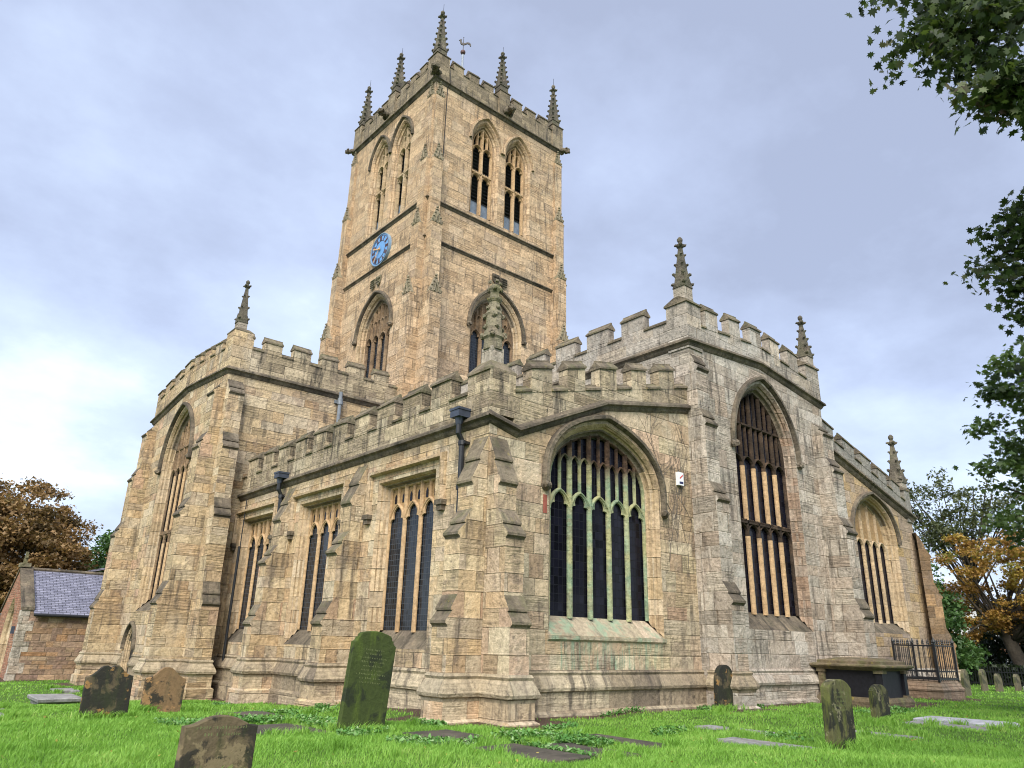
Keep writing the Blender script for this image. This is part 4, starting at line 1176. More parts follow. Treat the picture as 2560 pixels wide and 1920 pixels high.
bar_on_dial(mb, 0.10, -0.04, -0.60, 0.22, 0.05, 0.085, d=-0.20); bar_on_dial(mb, -0.58, 0.21, -0.74, 0.27, 0.15, 0.02, d=-0.20)
mk("hour_hand", mb, M_GOLD, clock)
mb = MB(); bar_on_dial(mb, 0.1, 0.13, -0.42, -0.56, 0.05, 0.06, d=-0.225); bar_on_dial(mb, -0.41, -0.55, -0.54, -0.72, 0.10, 0.02, d=-0.225)
mk("minute_hand", mb, M_GOLD, clock)
mb = MB(); mb.blob((TX0 - 0.21, CY, CZ), 0.07, amp=0.0); mk("hub", mb, M_GOLD, clock)

# ---- weathervane
vx, vy = xc, yc
mb = MB(); mb.tube([(vx, vy, 32.9), (vx, vy, 40.75)], 0.085, 0.075, 8)
vane = mk("weathervane", mb, M_POLE, church)
mb = MB(); mb.blob((vx, vy, 40.95), 0.19, amp=0.0, sub=2); mk("ball", mb, M_NUM, vane)
mb = MB(); mb.tube([(vx, vy, 41.1), (vx, vy, 42.3)], 0.025, 0.018, 6); mb.blob((vx, vy, 42.28), 0.04, amp=0.0, sub=1); mk("spindle", mb, M_BRASS, vane)
ck = [(-0.50, 0.55), (-0.62, 0.45), (-0.50, 0.40), (-0.46, 0.10), (-0.30, -0.14), (0.0, -0.22), (0.30, -0.12), (0.52, 0.02), (0.80, -0.06), (0.96, -0.34), (1.06, -0.28), (1.0, 0.02), (0.80, 0.20), (0.50, 0.22), (0.25, 0.08), (-0.10, 0.05), (-0.24, 0.24), (-0.28, 0.48), (-0.22, 0.62), (-0.30, 0.60), (-0.36, 0.70), (-0.42, 0.60)]
mb = MB(); dv = Vector((0.80, -0.60, 0)); sd = Vector((0.60, 0.80, 0)) * 0.035
def ckp(q, s): v_ = Vector((vx, vy, 41.72)) + dv * q[0] * 0.52 + Vector((0, 0, q[1] * 0.6)) + sd * s; return v_
mb.face([ckp(q, 1) for q in ck]); mb.face([ckp(q, -1) for q in ck[::-1]])
for i in range(len(ck)): j = (i + 1) % len(ck); mb.quad(ckp(ck[i], 1), ckp(ck[j], 1), ckp(ck[j], -1), ckp(ck[i], -1))
mk("cockerel", mb, M_BRASS, vane)

# ---- roofs (low lead slopes behind the parapets)
for nm, q in (("aisle_roof", [(0.38, 0.38, 7.0), (0.38, 16, 7.0), (8.3, 16, 7.6), (8.3, 0.38, 7.6)]),
              ("chancel_roof", [(8.7, 0.2, 11.2), (8.7, 15.5, 11.2), (12.7, 15.5, 11.6), (12.7, 0.2, 11.6)]),
              ("chancel_roof", [(12.7, 0.2, 11.6), (12.7, 15.5, 11.6), (17.1, 15.5, 11.1), (17.1, 0.2, 11.1)]),
              ("transept_roof", [(-0.9, 16.4, 12.2), (7.6, 16.4, 12.2), (7.6, 26.2, 12.2), (-0.9, 26.2, 12.2)]),
              ("north_aisle_roof", [(17.2, 0.38, 9.3), (17.2, 15, 9.3), (25.1, 15, 7.4), (25.1, 0.38, 7.4)])):
    mb = MB(); mb.quad(*q); mk(nm, mb, M_LEADROOF, church)
mb = MB(); mb.quad((17.2, -0.2, 7), (17.2, 15, 7), (17.2, 15, 12.9), (17.2, -0.2, 12.9)); mk("chancel_side_wall", mb, M_GREY, church)
mb = MB(); mb.box(6.0, 19, 26.3, 58, -1.5, 9.5); nv = mk("nave_wall", mb, M_TRANS, church)

# ---- rainwater pipes
def downpipe(pts, r, hop, mats, brackets=(), zcol=None):
    mb = MB(); mb.tube(pts, r, r, 10)
    o = mk("downpipe", mb, mats[0], church)
    if hop:
        x0, x1, y0, y1, z0, z1 = hop
        h = MB(); h.box(x0, x1, y0, y1, z0, z1); h.box(x0 - 0.02, x1, y0 - 0.02, y1 + 0.02, z1 - 0.06, z1)
        cx, cy = pts[0][0], pts[0][1]
        h.lathe((cx, cy, z0 - 0.18), [(r * 1.1, 0), (r * 1.6, 0.19)], 8)
        mk("hopper", h, mats[1], o)
    for z in brackets:
        b = MB(); b.lathe((pts[-1][0], pts[-1][1], z), [(r * 1.35, 0), (r * 1.35, 0.12)], 10); b.box(pts[-1][0] - 0.02, pts[-1][0] + 0.14, pts[-1][1] - r * 2, pts[-1][1] + r * 2, z + 0.02, z + 0.09)
        mk("bracket", b, mats[0], o)
    return o
downpipe([(-0.27, 0.92, 7.1), (-0.27, 0.92, 6.65), (-0.14, 0.92, 6.45), (-0.14, 0.92, -0.1)], 0.075, (-0.42, -0.03, 0.74, 1.12, 7.06, 7.30), (M_IRON, M_LEADH), (6.35, 5.2, 3.6))
downpipe([(-0.27, 11.75, 7.1), (-0.27, 11.75, 6.65), (-0.14, 11.75, 6.45), (-0.14, 11.75, -0.4)], 0.075, (-0.42, -0.03, 11.55, 11.95, 7.06, 7.28), (M_IRON, M_LEADH), (6.35, 5.2, 3.6))
downpipe([(3.81, 15.82, 12.35), (3.81, 15.82, 9.1)], 0.085, None, (M_PIPEG, M_PIPEG), ())
b = MB()
for z in (11.75, 10.3):
    b.lathe((3.81, 15.82, z), [(0.12, 0), (0.12, 0.28)], 10); b.box(3.6, 4.02, 15.93, 16.0, z + 0.06, z + 0.22)
mk("pipe_collar", b, M_PIPEG, church)
downpipe([(-0.08, 15.15, 6.75), (-0.08, 15.15, 4.9)], 0.02, None, (M_IRON, M_IRON))
downpipe([(-0.10, 15.15, 4.9), (-0.10, 15.15, 0.75)], 0.05, None, (M_IRON, M_IRON))
# lightning conductor down the tower
mb = MB(); mb.tube([(TX0 + 0.86, TY0 - 0.03, 33.8), (TX0 + 0.84, TY0 - 0.28, 32.5), (TX0 + 0.80, TY0 - 0.03, 32.2), (TX0 + 0.78, TY0 - 0.03, 14)], 0.022, 0.022, 5); mk("lightning_conductor", mb, M_IRON, church)

# ---- bare creeper stems clinging to the wall by the chancel corner
mb = MB(); rr = random.Random(12)
def creep(x, z, n, ang, w):
    pts = [(x, -0.012, z)]
    for i in range(n):
        ang += rr.gauss(0, 0.30); ang = 0.75 * ang + 0.25 * 1.55
        x += 0.16 * math.cos(ang); z += 0.16 * math.sin(ang)
        if x > 8.2 or z > 8.7: break
        pts.append((x, -0.012, z))
        if n > 8 and rr.random() < 0.30: creep(x, z, n // 3 + 2, ang + rr.choice((-1, 1)) * rr.uniform(0.4, 1.0), w * 0.7)
    if len(pts) > 1: mb.tube(pts, w, w * 0.5, 5)
for x0, z0 in ((7.0, 4.0), (7.4, 4.2), (7.9, 3.6), (7.2, 5.2), (7.7, 5.6)): creep(x0, z0, 26, 1.5 + rr.gauss(0, .2), 0.0085)
cr = mk("creeper", mb, M_CREEP); tag(cr, "bare dead creeper stems clinging to the chapel wall beside the alarm box", "creeper")
mb = MB(); mb.box(1.86, 1.99, -0.012, 0.02, 4.78, 5.26); mk("red_tile_patch", mb, M_TILE, church)

# ---- alarm box on the chapel wall
mb = MB(); mb.box(7.50, 7.76, -0.11, -0.005, 6.36, 6.77)
al = mk("alarm_box", mb, M_WHITE); tag(al, "small white alarm box with red and navy print on the chapel wall", "alarm box")
mb = MB()
A = [(7.56, 6.54), (7.72, 6.66), (7.72, 6.71), (7.56, 6.59)]
mb.face([(u, -0.114, z) for u, z in A]); mk("red_stripe", mb, M_RED, al)
mb = MB(); mb.face([(u, -0.114, z) for u, z in ((7.54, 6.40), (7.73, 6.41), (7.73, 6.48), (7.54, 6.47))]); mk("navy_panel", mb, M_NAVY, al)

# ================================================================== GROUND
def ground_mat():
    m, k, b, out = new_mat("lawn_soil")
    tcn = k.n('ShaderNodeTexCoord'); P = tcn.outputs['Object']
    at = k.n('ShaderNodeAttribute'); at.attribute_name = 'soil'
    n_ = k.noise(P, 3.0, 8.0, 0.65); f_ = k.noise(P, 24.0, 6.0, 0.7)
    g = k.ramp(n_, [(0.045, 0.085, 0.012), (0.075, 0.15, 0.02), (0.11, 0.20, 0.03)], pos=[0.3, 0.5, 0.72])
    s_ = k.ramp(f_, [(0.035, 0.024, 0.016), (0.085, 0.055, 0.038), (0.15, 0.10, 0.07)], pos=[0.3, 0.5, 0.72])
    mk_ = k.sstep(k.m('ADD', at.outputs['Fac'], k.m('MULTIPLY', k.m('SUBTRACT', n_, 0.5), 0.9)), 0.4, 0.6)
    k.link(k.mix(mk_, g, s_), b.inputs['Base Color'])
    bp = k.n('ShaderNodeBump'); bp.inputs['Strength'].default_value = 0.8; bp.inputs['Distance'].default_value = 0.05
    k.link(f_, bp.inputs['Height']); k.link(bp.outputs[0], b.inputs['Normal'])
    return m
M_GROUND = ground_mat()

# flat grave slabs: centre x, y, half width (x), half length (y), turn, height above grass, thickness
SLABS = [
    (-2.62, -4.55, 0.46, 0.85, 0.03, 0.015, 0.16, "dark", "dark wet flat grave slab nearest the path of weeds below the green window"),
    (-1.50, -4.62, 0.42, 0.82, -0.02, 0.015, 0.16, "dark", "dark wet flat grave slab beside another under the corner buttress, farther from the tall headstone"),
    (-2.48, -2.30, 0.52, 0.75, 0.05, 0.02, 0.16, "dark", "dark curved-edged flat slab in front of the leaning mossy headstone"),
    (-4.55, 0.10, 0.62, 0.85, 0.05, 0.02, 0.16, "dark", "dark sunken ledger stone behind the cut-off front headstone among weeds"),
    (-3.95, 2.75, 0.52, 0.8, 0.0, 0.02, 0.16, "dark", "brownish sunken ledger stone close to the aisle buttress behind weeds"),
    (0.05, -4.05, 0.36, 0.95, 0.0, 0.01, 0.12, "dark", "narrow dark ledger stone half lost in grass below the green window sill"),
    (2.15, -5.75, 0.26, 0.95, 0.0, 0.008, 0.12, "grey", "narrow grey ledger stone in the grass by the pointed mossy headstone"),
    (3.55, -4.25, 0.24, 0.95, 0.0, 0.008, 0.12, "grey", "thin grey ledger edge showing in grass behind the pointed mossy headstone"),
    (5.95, -5.95, 0.20, 0.90, 0.0, 0.008, 0.12, "grey", "thin grey ledger strip between the pointed headstone and the small round headstone"),
    (9.35, -6.10, 0.42, 0.92, 0.06, 0.02, 0.14, "grey", "weathered grey ledger stone beside the bright slab near the chest tomb"),
    (10.75, -6.05, 0.62, 1.05, 0.06, 0.05, 0.16, "pale", "pale lilac grey smooth slab lying in the lawn before the railed tomb"),
    (-8.2, 6.2, 0.26, 0.7, 0.0, 0.005, 0.12, "grey", "small grey flat stone just behind the ogee topped headstone"),
    (-7.4, 12.4, 0.28, 0.7, 0.1, 0.004, 0.12, "grey", "pale flat stone in the lawn short of the low porch"),
    (-3.9, 21.2, 0.4, 0.7, 0.0, 0.01, 0.12, "grey", "grey flat stone near the foot of the far transept buttress"),
    (31.0, -3.0, 0.9, 1.2, 0.0, 0.22, 0.4, "grey", "raised grey ledger tomb by the far boundary fence"),
]
STONES = [(-3.4, -0.75, 0.5), (-6.75, 3.47, 0.45), (-4.75, 6.56, 0.45), (-7.47, -4.58, 0.45), (7.9, -0.95, 0.4), (2.8, -6.77, 0.4), (9.1, -4.68, 0.4)]

def in_slab(x, y, grow=0.0):
    m = np.zeros(np.shape(x), bool)
    for cx, cy, hx, hy, a, *_r in SLABS:
        dx, dy = x - cx, y - cy
        u = dx * math.cos(a) + dy * math.sin(a); v = -dx * math.sin(a) + dy * math.cos(a)
        m |= (np.abs(u) < hx + grow) & (np.abs(v) < hy + grow)
    return m
def in_building(x, y, grow=0.0):
    g = grow
    m = (x > -1.25 - g) & (x < 25.5 + g) & (y > -1.2 - g) & (y < 16) & ((x > -0.25 - g)) & ((y > -0.25 - g) | (x < 0.9 + g) | ((x > 8 - g) & (x < 9.3 + g)) | ((x > 16 - g) & (x < 17.4 + g)))
    m |= (x > -1.25 - g) & (x < 0.1) & (y > -0.2 - g) & (y < 16) & ((y < 0.9 + g) | ((y > 5.6 - g) & (y < 6.8 + g)) | ((y > 10.5 - g) & (y < 11.7 + g)))
    m |= (x > -1.6 - g) & (y > 15.8 - g) & (y < 60) & (x < 20)
    m |= (x > -2.9 - g) & (x < 0) & (((y > 15.7 - g) & (y < 17.1 + g)) | ((y > 25.1 - g) & (y < 26.5 + g)))
    m |= (x > -4.7 - g) & (y > 29.9 - g) & (y < 37 + g) & (x < 6)
    m |= (x > 14.0 - g) & (x < 16.8 + g) & (y > -2.6 - g) & (y < 0)
    m |= (x > 20.3 - g) & (x < 22.7 + g) & (y > -2.2 - g) & (y < 0)
    return m
def soil_amount(x, y):
    s_ = np.zeros(np.shape(x))
    near = in_building(x, y, 0.45) & ~in_building(x, y, 0.0)
    s_ = np.where(near, 0.80, s_)
    s_ = np.where(in_building(x, y, 0.85), np.maximum(s_, 0.42), s_)
    for hx, hy, r in STONES:
        d = np.hypot((x - hx) * 0.8, y - hy + 0.15)
        s_ = np.maximum(s_, 0.62 * np.clip(1.25 - d / r, 0, 1))
    s_ = np.maximum(s_, 0.75 * np.exp(-(((x + 7.3) / 0.75) ** 2 + ((y - 3.0) / 0.5) ** 2)))
    s_ = np.where(in_slab(x, y, 0.12), np.maximum(s_, 0.45), s_)
    return s_

def patch_grid(name, x0, x1, y0, y1, stp, dz=0.0):
    xs = np.arange(x0, x1 + 1e-6, stp); ys = np.arange(y0, y1 + 1e-6, stp)
    X, Y = np.meshgrid(xs, ys)
    Zz = ground_z(X, Y) + dz
    V = np.stack([X.ravel(), Y.ravel(), Zz.ravel()], 1)
    nx, ny = len(xs), len(ys)
    idx = np.arange(nx * ny).reshape(ny, nx)
    F = np.stack([idx[:-1, :-1].ravel(), idx[:-1, 1:].ravel(), idx[1:, 1:].ravel(), idx[1:, :-1].ravel()], 1)
    return V, F
# one sheet: fine inside, stretched to the horizon outside
xs = np.concatenate([[-900, -500, -250, -140, -90], np.arange(-60, -16, 4.0), np.arange(-16, 36.01, 0.25), np.arange(38, 80, 4.0), [100, 150, 260, 500, 900]])
ys = np.concatenate([[-900, -500, -250, -140, -90], np.arange(-60, -16, 4.0), np.arange(-16, 36.01, 0.25), np.arange(38, 100, 4.0), [130, 200, 320, 600, 1200]])
X, Y = np.meshgrid(xs, ys)
Zg = ground_z(X, Y)
idx = np.arange(X.size).reshape(X.shape)
F = np.stack([idx[:-1, :-1].ravel(), idx[:-1, 1:].ravel(), idx[1:, 1:].ravel(), idx[1:, :-1].ravel()], 1)
gr = np_mesh("ground", np.stack([X.ravel(), Y.ravel(), Zg.ravel()], 1), F, M_GROUND)
a = gr.data.attributes.new('soil', 'FLOAT', 'POINT'); a.data.foreach_set('value', soil_amount(X, Y).ravel().astype('f'))
gr.data.polygons.foreach_set('use_smooth', [True] * len(gr.data.polygons))
tag(gr, kind="structure")

# ------------------------------------------------------------------ grass blades (uncountable)
def leaf_mat(name, cols, trans=0.25, attr='rnd', rough=0.55, nscale=0.5, tcol=None, big=None):
    m, k, b, out = new_mat(name)
    at = k.n('ShaderNodeAttribute'); at.attribute_name = attr
    tcn = k.n('ShaderNodeTexCoord')
    nz = k.noise(tcn.outputs['Object'], nscale, 5.0, 0.6)
    f = k.m('ADD', k.m('MULTIPLY', at.outputs['Fac'], 0.55), k.m('MULTIPLY', k.lin(nz, 0.3, 0.7, 0.0, 1.0), 0.45))
    c = k.ramp(f, cols, pos=[0.08 + 0.84 * i / (len(cols) - 1) for i in range(len(cols))])
    k.link(c, b.inputs['Base Color'])
    b.inputs['Roughness'].default_value = rough
    b.inputs['Specular IOR Level'].default_value = 0.3
    tr = k.n('ShaderNodeBsdfTranslucent'); k.link(k.mix(1.0, c, (1.3, 1.35, 0.7), 'MULTIPLY'), tr.inputs['Color'])
    mx = k.n('ShaderNodeMixShader'); mx.inputs[0].default_value = trans
    k.link(b.outputs[0], mx.inputs[1]); k.link(tr.outputs[0], mx.inputs[2]); k.link(mx.outputs[0], out.inputs[0])
    return m
M_GRASS = leaf_mat("grass_blades",  [(0.07, 0.155, 0.02), (0.135, 0.285, 0.036), (0.20, 0.39, 0.058), (0.27, 0.46, 0.085), (0.38, 0.48, 0.14)], trans=0.3, nscale=0.6)

fwd = np.array([_f[0], _f[1]]); fwd /= np.hypot(*fwd)
def scatter_wedge(n, d0, d1, half=rad(38), power=1.0):
    """random points in the visible wedge of ground, denser near the camera"""
    t = RNG.random(n) ** power
    d = d0 + (d1 - d0) * t
    a = (RNG.random(n) * 2 - 1) * half + math.atan2(fwd[1], fwd[0])
    return CAM[0] + d * np.cos(a), CAM[1] + d * np.sin(a), d

def blades(x, y, d, hmin, hmax, wmin, wmax):
    n = len(x)
    z = ground_z(x, y)
    h = (hmin + (hmax - hmin) * RNG.random(n)) * (0.72 + 0.5 * (np.sin(x * 1.3 + 0.7 * y) * np.sin(y * 1.1 - 0.4 * x) * 0.5 + 0.5))
    w = wmin + (wmax - wmin) * RNG.random(n)
    w = w * np.clip(d / 11.0, 1.0, 3.0)
    az = RNG.random(n) * 2 * np.pi
    wind = 0.35
    lean = h * (0.25 + 0.75 * RNG.random(n))
    lx = np.cos(az) * lean + wind * h * 0.5; ly = np.sin(az) * lean - wind * h * 0.25
    pa = RNG.random(n) * 2 * np.pi
    px, py = np.cos(pa) * w / 2, np.sin(pa) * w / 2
    B0 = np.stack([x - px, y - py, z - 0.01], 1); B1 = np.stack([x + px, y + py, z - 0.01], 1)
    M0 = np.stack([x - px * 0.8 + lx * 0.35, y - py * 0.8 + ly * 0.35, z + h * 0.6], 1); M1 = np.stack([x + px * 0.8 + lx * 0.35, y + py * 0.8 + ly * 0.35, z + h * 0.6], 1)
    T0 = np.stack([x + lx, y + ly, z + h * 0.93], 1)
    V = np.stack([B0, B1, M1, M0, T0], 1).reshape(-1, 3)
    b = np.arange(n)[:, None] * 5
    F = np.concatenate([b + np.array([[0, 1, 2]]), b + np.array([[0, 2, 3]]), b + np.array([[3, 2, 4]])], 1).reshape(-1, 3)
    r = np.repeat(np.clip(RNG.normal(0.5, 0.2, n), 0, 1), 3)
    return V, F, r
TUFT = [(hx, hy) for hx, hy, _ in STONES]
parts = []
for n, d0, d1, hm, hx, wm, wx, pw in ((230000, 7.5, 17, 0.035, 0.085, 0.005, 0.010, 0.9), (150000, 15, 30, 0.035, 0.08, 0.006, 0.010, 0.85), (60000, 28, 50, 0.04, 0.08, 0.008, 0.014, 0.9)):
    x, y, d = scatter_wedge(n, d0, d1, power=pw)
    keep = ~in_building(x, y, 0.12) & (~in_slab(x, y, -0.03) | (in_slab(x, y, 0.0) & ~in_slab(x, y, -0.16) & (RNG.random(n) < 0.35 + 0.6 * np.sin(x * 7 + y * 3) * np.sin(y * 9))))
    so_ = soil_amount(x, y)
    keep &= RNG.random(n) > so_ * 1.15
    for hx_, hy_, r_ in STONES:
        keep &= ~((np.abs(x - hx_) < 0.45) & (np.abs(y - hy_) < 0.08))
    x, y, d = x[keep], y[keep], d[keep]
    parts.append(blades(x, y, d, hm, hx, wm, wx))
xt = []; yt = []
for _ in range(150):
    if _ < 50:
        hx_, hy_ = TUFT[_ % len(TUFT)]; cx_, cy_ = hx_ + RNG.normal(0, 0.45), hy_ - 0.1 + RNG.normal(0, 0.14)
    elif _ < 95:
        q_ = SLABS[_ % len(SLABS)]; sd_ = RNG.choice([-1, 1]); cx_, cy_ = (q_[0] + sd_ * (q_[2] + 0.05), q_[1] + (RNG.random() * 2 - 1) * q_[3]) if RNG.random() < 0.6 else (q_[0] + (RNG.random() * 2 - 1) * q_[2], q_[1] + sd_ * (q_[3] + 0.05))
    else:
        a_, b_, c_ = scatter_wedge(1, 8.5, 22); cx_, cy_ = a_[0], b_[0]
    m_ = 90
    xt.append(cx_ + RNG.normal(0, 0.09, m_)); yt.append(cy_ + RNG.normal(0, 0.09, m_))
xt = np.concatenate(xt); yt = np.concatenate(yt)
kp = ~in_building(xt, yt, 0.05) & ~in_slab(xt, yt, -0.08); xt, yt = xt[kp], yt[kp]
parts.append(blades(xt, yt, np.hypot(xt - CAM[0], yt - CAM[1]), 0.10, 0.22, 0.007, 0.012))
off = 0; VV = []; FF = []; RR = []
for V, F, r in parts:
    VV.append(V); FF.append(F + off); RR.append(r); off += len(V)
gs = np_mesh("grass", np.concatenate(VV), np.concatenate(FF), M_GRASS, {'rnd': np.concatenate(RR)})
tag(gs, kind="stuff")

# leafy ground weeds creeping round the slabs and along the wall foot
M_WEED = leaf_mat("ground_elder_leaves", [(0.05, 0.15, 0.03), (0.10, 0.25, 0.05), (0.20, 0.35, 0.12), (0.42, 0.50, 0.30)], trans=0.2, nscale=2.0)
def weeds(spots):
    C_ = []; N_ = []
    for cx, cy, rx, ry, n in spots:
        a = RNG.random(n) * 2 * np.pi; r = np.sqrt(RNG.random(n))
        C_.append(np.stack([cx + rx * r * np.cos(a), cy + ry * r * np.sin(a)], 1))
    C_ = np.concatenate(C_)
    keep = ~in_building(C_[:, 0], C_[:, 1], 0.0) & (~in_slab(C_[:, 0], C_[:, 1], -0.12))
    C_ = C_[keep]
    n = len(C_)
    z = ground_z(C_[:, 0], C_[:, 1]) + 0.02 + RNG.random(n) ** 1.5 * 0.10
    s_ = 0.016 + 0.024 * RNG.random(n)
    az = RNG.random(n) * 2 * np.pi; tilt = RNG.normal(0, 0.5, n); roll = RNG.normal(0, 0.4, n)
    ax = np.stack([np.cos(az) * np.cos(tilt), np.sin(az) * np.cos(tilt), np.sin(tilt)], 1)
    bx = np.stack([-np.sin(az) * np.cos(roll), np.cos(az) * np.cos(roll), np.sin(roll)], 1)
    c = np.concatenate([C_, z[:, None]], 1)
    V = np.stack([c - ax * s_[:, None] * 1.3, c - bx * s_[:, None] * 0.8 - ax * s_[:, None] * 0.2, c + ax * s_[:, None] * 1.4, c + bx * s_[:, None] * 0.8 - ax * s_[:, None] * 0.2], 1).reshape(-1, 3)
    F = np.arange(n * 4).reshape(n, 4)
    return V, F, np.clip(RNG.random(n) ** 1.6, 0, 1)
V, F, r = weeds([(-3.3, -3.0, 0.9, 0.35, 900), (-2.05, -4.4, 0.16, 1.0, 700), (-1.0, -4.1, 0.45, 0.6, 900), (-0.9, -2.9, 1.1, 0.3, 800), (-3.6, -1.2, 0.5, 0.3, 500), (-5.3, 1.6, 1.0, 0.35, 1100), (-4.0, 1.55, 0.9, 0.4, 1200), (-3.6, 0.2, 0.3, 1.2, 900), (-2.7, 3.6, 1.2, 0.35, 700), (0.6, -1.9, 0.5, 0.2, 350), (-1.7, -0.6, 0.3, 0.4, 350), (-1.5, 4.4, 0.18, 0.2, 220), (-2.2, 9.2, 0.25, 0.3, 250), (7.5, -0.75, 0.5, 0.25, 350), (9.6, -0.75, 0.6, 0.2, 350), (13.2, -3.3, 0.8, 0.5, 450), (4.3, -0.45, 0.9, 0.12, 240), (2.0, -3.6, 0.5, 0.25, 260), (11.4, -3.5, 0.9, 0.4, 350), (3.1, -5.6, 0.35, 0.5, 200)])
wd = np_mesh("weeds", V, F, M_WEED, {'rnd': r})
tag(wd, kind="stuff")

# ------------------------------------------------------------------ slabs
M_SLABD = stone("wet_dark_slab", [(0.045, 0.042, 0.036), (0.08, 0.07, 0.055), (0.12, 0.10, 0.08)], blocks=False, dirt=0.4, patch=0.2, patchcol=(0.12, 0.10, 0.07), pale=0.15, palecol=(0.22, 0.2, 0.16), seed=31.0, bump=0.5)
M_SLABG = stone("grey_slab", [(0.20, 0.20, 0.20), (0.27, 0.265, 0.26), (0.33, 0.32, 0.31)], blocks=False, dirt=0.4, patch=0.2, pale=0.2, palecol=(0.42, 0.42, 0.42), seed=32.0, bump=0.5)
M_SLABP = stone("pale_slab", [(0.34, 0.34, 0.38), (0.42, 0.42, 0.46), (0.46, 0.46, 0.50)], blocks=False, dirt=0.15, patch=0.05, pale=0.2, palecol=(0.52, 0.52, 0.56), seed=33.0, bump=0.3)
for cx, cy, hx, hy, a, up, th, kind, lab in SLABS:
    mb = MB()
    z0 = max(gz1(cx + p * hx, cy + q * hy) for p in (-0.9, 0, 0.9) for q in (-0.9, 0, 0.9)) + up
    ca, sa = math.cos(a), math.sin(a)
    rr = random.Random(int(cx * 100))
    ring = []
    for (p, q) in ((-1, -1), (0, -1), (1, -1), (1, 0), (1, 1), (0, 1), (-1, 1), (-1, 0)):
        u, v = p * hx * (1 + rr.uniform(-.03, .03)), q * hy * (1 + rr.uniform(-.02, .02))
        ring.append((cx + u * ca - v * sa, cy + u * sa + v * ca))
    def inset(r, f): return [(cx + (x - cx) * f, cy + (y - cy) * f) for x, y in r]
    top = [(x, y, z0) for x, y in inset(ring, 0.975)]; rim = [(x, y, z0 - 0.02) for x, y in ring]; bot = [(x, y, z0 - th) for x, y in ring]
    mb.grid([bot, rim, top], 0, closed=True); mb.face(top)
    o = mk("ledger_stone", mb, {'dark': M_SLABD, 'grey': M_SLABG, 'pale': M_SLABP}[kind])
    tag(o, lab, "grave slab", "flat ledger stones in the churchyard lawn")
# low table slab at the far end of the lawn
lt = empty("ledger_tomb", (-5.3, 15.4, gz1(-5.3, 15.4)))
tag(lt, "low grey slab on a rough stone base near the porch lawn", "tomb", "flat ledger stones in the churchyard lawn")
z = gz1(-5.3, 15.4)
mb = MB(); rows = [[(x * f, y * f, zz) for x, y in ((-0.66, -1.1), (0.62, -1.05), (0.7, 1.0), (-0.6, 1.1))] for f, zz in ((0.80, -0.1), (0.84, 0.12), (0.98, 0.18), (1.0, 0.26), (0.96, 0.29))]
mb.grid(rows, 0, closed=True); mb.face(rows[-1]); o = mk("slab", mb, M_SLABG, lt)
mb = MB(); mb.box(-0.5, 0.5, -0.85, 0.85, -0.1, 0.13); mk("base", mb, M_TOMB, lt)

# ------------------------------------------------------------------ headstones
def hs_mat(name, base, dark, amt, gold=None, goldamt=0.0, green=(0.05, 0.075, 0.015), gamt=0.4, seed=0.0):
    m, k, b, out = new_mat(name)
    tcn = k.n('ShaderNodeTexCoord'); P = tcn.outputs['Object']
    pv = k.n('ShaderNodeVectorMath', operation='ADD'); k.link(P, pv.inputs[0]); pv.inputs[1].default_value = (seed * 3.7, seed * 1.9, seed * 2.3)
    Q = pv.outputs[0]
    n1 = k.noise(Q, 2.2, 8.0, 0.62, dist=0.6); n2 = k.noise(Q, 14.0, 7.0, 0.7); n3 = k.noise(k.vscale(Q, 5.0, 5.0, 1.1), 1.0, 7.0, 0.65)
    c = k.mix(k.lin(n2, 0.3, 0.7, 0.0, 1.0), base, tuple(q * 0.6 for q in base))
    c = k.mix(k.m('MULTIPLY', k.sstep(n1, 0.62 - amt * 0.3, 0.70 - amt * 0.3), 0.95), c, dark)
    c = k.mix(k.m('MULTIPLY', k.sstep(n3, 0.47, 0.66), gamt), c, green)
    if gold:
        c = k.mix(k.m('MULTIPLY', k.sstep(k.noise(Q, 3.4, 8.0, 0.68), 0.60 - goldamt * 0.15, 0.64 - goldamt * 0.15), 0.85), c, gold)
    k.link(c, b.inputs['Base Color'])
    b.inputs['Roughness'].default_value = 0.8
    bp = k.n('ShaderNodeBump'); bp.inputs['Strength'].default_value = 0.7; bp.inputs['Distance'].default_value = 0.025
    k.link(k.m('ADD', n2, k.m('MULTIPLY', n1, 1.2)), bp.inputs['Height']); k.link(bp.outputs[0], b.inputs['Normal'])
    return m
HM = {
    'moss': hs_mat("mossy_green_headstone", (0.055, 0.075, 0.02), (0.022, 0.028, 0.014), 0.35, green=(0.10, 0.145, 0.02), gamt=0.55, seed=1),
    'black': hs_mat("blackened_headstone", (0.13, 0.10, 0.06), (0.022, 0.022, 0.018), 0.75, gold=(0.30, 0.17, 0.06), goldamt=0.2, green=(0.035, 0.05, 0.015), gamt=0.4, seed=2),
    'brown': hs_mat("brown_headstone", (0.26, 0.165, 0.085), (0.03, 0.028, 0.022), 0.42, gold=(0.34, 0.20, 0.09), goldamt=0.3, green=(0.06, 0.065, 0.04), gamt=0.3, seed=3),
    'tan': hs_mat("flaking_tan_headstone", (0.16, 0.12, 0.07), (0.028, 0.025, 0.02), 0.5, gold=(0.22, 0.17, 0.095), goldamt=0.35, gamt=0.25, seed=4),
    'lich': hs_mat("lichened_headstone", (0.12, 0.115, 0.05), (0.02, 0.02, 0.016), 0.55, gold=(0.22, 0.20, 0.12), goldamt=0.15, green=(0.13, 0.15, 0.03), gamt=0.6, seed=5),
    'pale': hs_mat("pale_far_headstone", (0.17, 0.15, 0.095), (0.05, 0.05, 0.035), 0.4, green=(0.10, 0.12, 0.035), gamt=0.6, seed=6),
}
